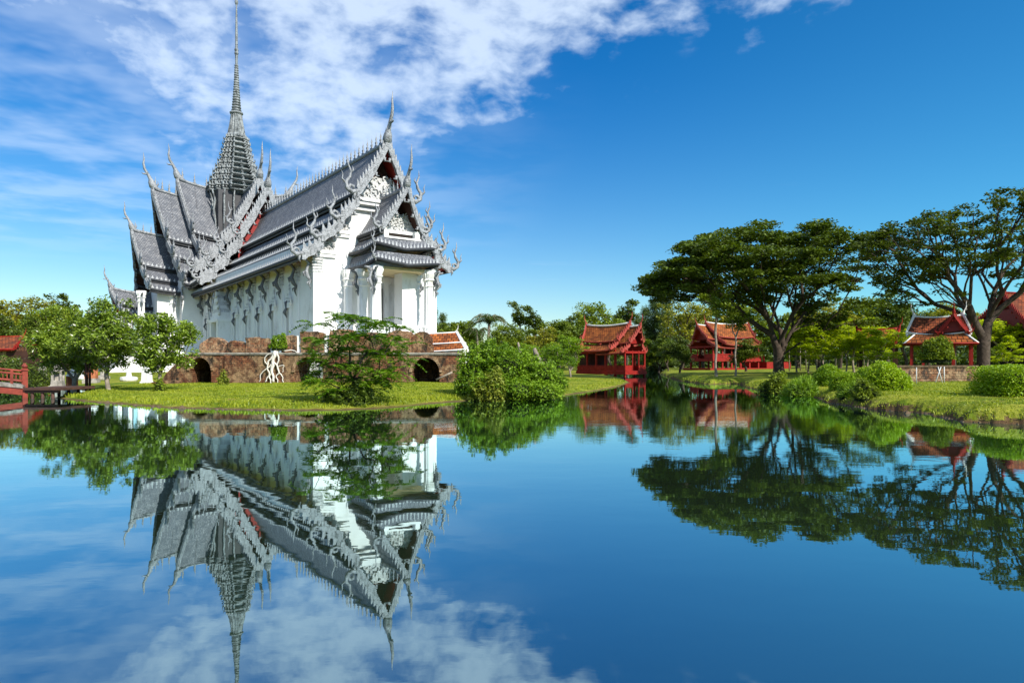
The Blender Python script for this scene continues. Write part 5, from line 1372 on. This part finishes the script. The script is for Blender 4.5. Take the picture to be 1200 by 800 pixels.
# hut with brown roof
root = tag(empty('brown_roofed_hut', (0, 0, 0)), 'open hut with a brown tiled roof behind the young lime trees', 'hut'); Yu = 58.0
F = frame((PX(1035, Yu), Yu), (.9, -.43), (.43, .9))
thai_roof(F, -2.0, 1.2, [((0, PZ(386, Yu)), (1.7, PZ(403, Yu)))], root, 'roof', lean=.4, rise=.1, sc=.35, thk=.1, tooth=99, tile='redtile', trim='redwood', board=.2, gable='woodshade', recess=.3, naga_sc=.25, horn_sc=.25, ends=(1, -1), hooks=False)
for p in (-1.7, -.3, .9):
    for c in (-1.5, 1.5): k = MB(); k.box((p-.1, c-.1, .4), (p+.1, c+.1, PZ(402, Yu)), 0, F=F); k.build('column', M['woodshade'], root)
# long building at the right edge
root = tag(empty('long_red_building', (0, 0, 0)), 'large building with a long red tiled roof at the right edge', 'building'); Yr = 56.0
F = frame((PX(1215, Yr), Yr), (-1, -.0), (0, -1))
thai_roof(F, -7, PX(1215, Yr)-PX(1176, Yr), [((0, PZ(346, Yr)), (3.0, PZ(383, Yr))), ((2.9, PZ(385, Yr)), (4.6, PZ(398, Yr)))], root, 'roof', lean=-.6, rise=.2, sc=.5, thk=.14, tooth=99, tile='darktile', trim='redwood', board=.3, gable='redgable', recess=.3, naga_sc=.4, horn_sc=.4, hooks=False)
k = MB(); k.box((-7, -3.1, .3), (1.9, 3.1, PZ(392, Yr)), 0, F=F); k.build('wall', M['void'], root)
for i in range(6): k = MB(); k.box((2.3-i*1.8, 4.0, .3), (2.5-i*1.8, 4.2, PZ(395, Yr)), 0, F=F); k.build('column', M['redwood'], root)

# ------------------------------------------------------------ left side: red bridge, dock, shrines, old house
br = tag(empty('red_bridge', (0, 0, 0)), 'red railed footbridge arching in at the left edge', 'bridge')
Yg = 30.6; bx = lambda p: PX(p, Yg)
Fg_ = frame((bx(29.5), Yg), (-.93, -.36), (-.60, .80))
def arc(p, z): return z+.13*p-.010*p*p
ps = [i*.5 for i in range(16)]
zr = {q: PZ(q, Yg) for q in (435, 439, 447, 451, 452, 455, 463)}
for y in (0, 1.7):
    k = MB()
    for q in (435, 439, 447): k.tube([Fg_(p, y, arc(p, zr[q])) for p in ps], .045, 6)
    for i, p in enumerate(ps):
        k.box((p-.05, y-.05, arc(p, zr[452])), (p+.05, y+.05, arc(p, zr[435])), 0, F=Fg_)
        if i < 15:
            for q in (.17, .33): k.box((p+q-.015, y-.02, arc(p+q, zr[447])), (p+q+.015, y+.02, arc(p+q, zr[439])), 0, F=Fg_)
    k.build('railing', M['rust'], br)
k = MB()
for pa, pb in zip(ps, ps[1:]):
    for z0, z1, y0, y1, mi in ((zr[455], zr[451], -.1, 1.8, 0), (zr[463], zr[455]-.003, -.04, .14, 1)):
        P = [Fg_(pa, y0, arc(pa, z0)), Fg_(pb, y0, arc(pb, z0)), Fg_(pb, y1, arc(pb, z0)), Fg_(pa, y1, arc(pa, z0)), Fg_(pa, y0, arc(pa, z1)), Fg_(pb, y0, arc(pb, z1)), Fg_(pb, y1, arc(pb, z1)), Fg_(pa, y1, arc(pa, z1))]
        k.add(P, [(0, 3, 2, 1), (4, 5, 6, 7), (0, 1, 5, 4), (1, 2, 6, 5), (2, 3, 7, 6), (3, 0, 4, 7)], mi)
k.build('deck', [M['stone'], M['rust']], br)
for y in (0, 1.7):
    k = MB(); c_ = Fg_(0, y, 0); k.box((-.10, y-.10, -1.2), (.10, y+.10, PZ(431.5, Yg)), 0, F=Fg_); k.box((-.14, y-.14, PZ(434, Yg)), (.14, y+.14, PZ(433, Yg)), 0, F=Fg_); k.lathe([(.05, 0), (.11, .08), (.06, .16), (.01, .24)], (c_.x, c_.y, PZ(431.5, Yg)), n=8); k.build('post', M['rust'], br)
dk = tag(empty('dock', (0, 0, 0)), 'low dark plank landing between the red bridge and the lawn', 'dock')
k = MB(); k.box((bx(31), Yg-.2, PZ(457, Yg)), (bx(76), Yg+2.2, PZ(454, Yg)), 0); k.box((bx(31), Yg-.1, PZ(460, Yg)), (bx(70), Yg+.05, PZ(457.1, Yg)), 0); k.build('deck', M['deck'], dk)
for p in (38, 50, 62):
    for y in (Yg, Yg+1.8): k = MB(); k.tube([(bx(p), y, -1.2), (bx(p), y, PZ(457, Yg)-.01)], .07, 6); k.build('post', M['deck'], dk)
# small stone shrines under the frangipanis
def shrine(px, Y, h, body, label, grp='small shrines under the frangipani trees'):
    x = PX(px, Y); g = gh(x, Y); root = tag(empty('shrine', (x, Y, g), .3), label, 'shrine', grp); s_ = h/1.9
    k = MB(); k.box((-.45*s_, -.45*s_, -.1), (.45*s_, .45*s_, .2*s_)); k.box((-.36*s_, -.36*s_, .2*s_), (.36*s_, .36*s_, .32*s_)); k.build('base', M['stone'], root)
    k = MB()
    for x_ in (-.26, .26):
        for y_ in (-.26, .26): k.box(((x_-.07)*s_, (y_-.07)*s_, .32*s_), ((x_+.07)*s_, (y_+.07)*s_, 1.15*s_))
    k.box((-.2*s_, .0, .32*s_), (.2*s_, .2*s_, 1.1*s_)); k.box((-.34*s_, -.34*s_, .32*s_), (.34*s_, .34*s_, .55*s_)); k.build('body', M[body], root)
    k = MB(); k.lathe([(.42*s_, 1.15*s_), (.46*s_, 1.22*s_), (.34*s_, 1.3*s_), (.36*s_, 1.4*s_), (.24*s_, 1.55*s_), (.12*s_, 1.68*s_), (.05*s_, 1.78*s_), (.01, 1.95*s_)], n=8); k.build('roof', M['stone' if body == 'stone' else 'whitetrim'], root)
shrine(68, 44, 1.75, 'stone', 'grey stone shrine with a pointed white top, left of the terracotta one')
shrine(84.5, 41, 1.45, 'terracotta', 'terracotta shrine with an open niche beside the dark frangipani trunk')
shrine(50, 50, 1.3, 'stone', 'small weathered stone shrine behind the croton bush')
shrine(107, 47, 1.9, 'terracotta', 'tall terracotta shrine between the two frangipani trunks')
def urn(px, Y, s_, label, mat='whitetrim'):
    x = PX(px, Y); k = MB(); k.lathe([(.30*s_, 0), (.55*s_, .02), (.62*s_, .12), (.62*s_, .3), (.45*s_, .34), (.2*s_, .38), (.16*s_, .7), (.12*s_, 1.0*s_), (.02, 1.3*s_)], n=14, smooth=False)
    o_ = k.build('stone_marker', M[mat]); o_.location = (x, Y, gh(x, Y)-.02); tag(o_, label, 'stone marker', 'stone markers on the left lawn')
urn(151, 50, .95, 'round white stone base with a spike, between frangipani trunk and temple steps')
urn(120, 52, .85, 'grey-white stone base with a spike just left of the pale bent trunk', 'stone')
urn(98, 53, .8, 'low pale stone marker left of the dark frangipani trunk')
k = MB(); k.lathe([(.42, 0), (.42, .1), (.34, .15), (.30, .9), (.36, .95), (.25, 1.2), (.08, 1.6), (.01, 2.0)], n=4, rot=.6)
o_ = k.build('boundary_stone', M['plaster']); x = PX(172, 45); o_.location = (x, 45, gh(x, 45)-.02); tag(o_, 'white leaf-shaped boundary stone beside the smaller frangipani', 'boundary stone')
# dark upright post beside the left frangipani
k = MB(); x = PX(101.5, 36.3); k.tube([(x, 36.3, -.1), (x, 36.3, 2.2)], .08, 8); k.tube([(x+.17, 36.3, -.1), (x+.17, 36.3, 2.2)], .06, 8)
tag(k.build('dark_post', M['woodshade']), 'dark upright double post under the left frangipani crown', 'post')
# old house with red roof at the far left
root = tag(empty('old_red_house', (0, 0, 0)), 'low old house with a mottled red tiled roof at the left edge', 'house'); Yo = 62.0
F = frame((PX(-2, Yo), Yo), (1, .05), (-.05, 1))
thai_roof(F, -4, PX(27, Yo)-PX(-2, Yo), [((0, PZ(395, Yo)), (2.0, PZ(410, Yo)))], root, 'roof', lean=-.4, rise=.1, sc=.3, thk=.1, tooth=99, tile='darktile', trim='redwood', board=.2, gable='brick', recess=.2, naga_sc=.2, horn_sc=.2, hooks=False, split=.9)
k = MB(); k.box((-4, -1.5, .2), (1.7, 1.5, PZ(408, Yo)), 0, F=F); k.build('wall', M['brick2'], root)
k = MB(); k.box((1.7, -1.5, .2), (3.6, .5, PZ(411, Yo)), 0, F=F); k.build('side_shed', M['woodshade'], root)

# rocks and a tortoise-shaped stone on the eroded bank
rr = random.Random(12)
def rock(px, py, s_, label, mat='clod'):
    Y = HC*FP/(py-HZ); k = MB(); x = PX(px, Y); rough_block(k, -s_, s_, -s_*.7, s_*.7, -.12, s_*.7, px, s_*.35, .6, n=4)
    o_ = k.build('rock', M[mat]); o_.location = (x, Y, .03); tag(o_, label, 'rock', 'rocks at the waterline')
rock(1139, 493, .11, 'pale rounded rock at the waterline left of the hedge')
rock(1180, 496, .10, 'small grey rock at the waterline below the hedge')
rock(1063, 484.5, .09, 'small brown rock at the waterline below the round bushes')
rock(213, 478.5, .11, 'grey rock at the waterline below the smaller frangipani')
rock(126, 472.5, .10, 'rock at the waterline below the middle frangipani')
k = MB()
for i in range(260):
    a, b_, c_ = rr.choice([(90, 470, 250), (250, 479, 420), (960, 468, 1060), (1060, 486, 1200)])
    px = rr.uniform(a, c_); py = np.interp(px, [62, 90, 140, 200, 260, 330, 440, 956, 973, 1019, 1087, 1129, 1200], [466, 470, 474, 478, 480, 481, 479, 464.5, 472, 479, 485, 494, 497])
    Y = HC*FP/(py-HZ)+rr.uniform(-.1, .25); x = PX(px, Y); s_ = rr.uniform(.02, .06); rough_block(k, x-s_, x+s_, Y-s_, Y+s_, -.06, s_*.8, i, s_*.4, .5, n=2)
tag(k.build('pebbles', M['clod']), 'pebbles and clods along the waterline', kind='stuff')
# dead stems sticking out of the thicket
for i, (x, y, x2, y2, r_, lab) in enumerate(((613, 428, 607, 401, .09, 'broken pale trunk slanting out of the thicket'), (632, 425, 626, 408, .16, 'short pale broken stump behind the thicket'))):
    Yd = 33.0; k = MB(); k.tube([(PX(x, Yd), Yd, .3), (PX(x, Yd), Yd, PZ(y, Yd)), (PX((x+x2)/2, Yd), Yd, PZ((y+y2)/2, Yd)), (PX(x2, Yd), Yd, PZ(y2, Yd))], [r_, r_, r_*.8, r_*.5], 7)
    tag(k.build('broken_trunk', M['palebark']), lab, 'broken trunk')
k = MB(); Yd = 43.2; k.tube([(PX(511, Yd), Yd, PZ(445, Yd)), (PX(530, Yd), Yd, PZ(436, Yd))], .07, 6); tag(k.build('fallen_branch', M['palebark']), 'fallen bare branch leaning at the right brick arch', 'branch')
# lamp post across the channel
k = MB(); Yd = 120; x = PX(772, Yd); k.tube([(x, Yd, .3), (x, Yd, PZ(405, Yd))], .06, 6); k.lathe([(.12, 0), (.2, .15), (.16, .35), (.03, .42)], (x, Yd, PZ(405, Yd)), n=8); tag(k.build('lamp_post', M['pole']), 'thin pale lamp post on the far lawn across the channel', 'lamp post')
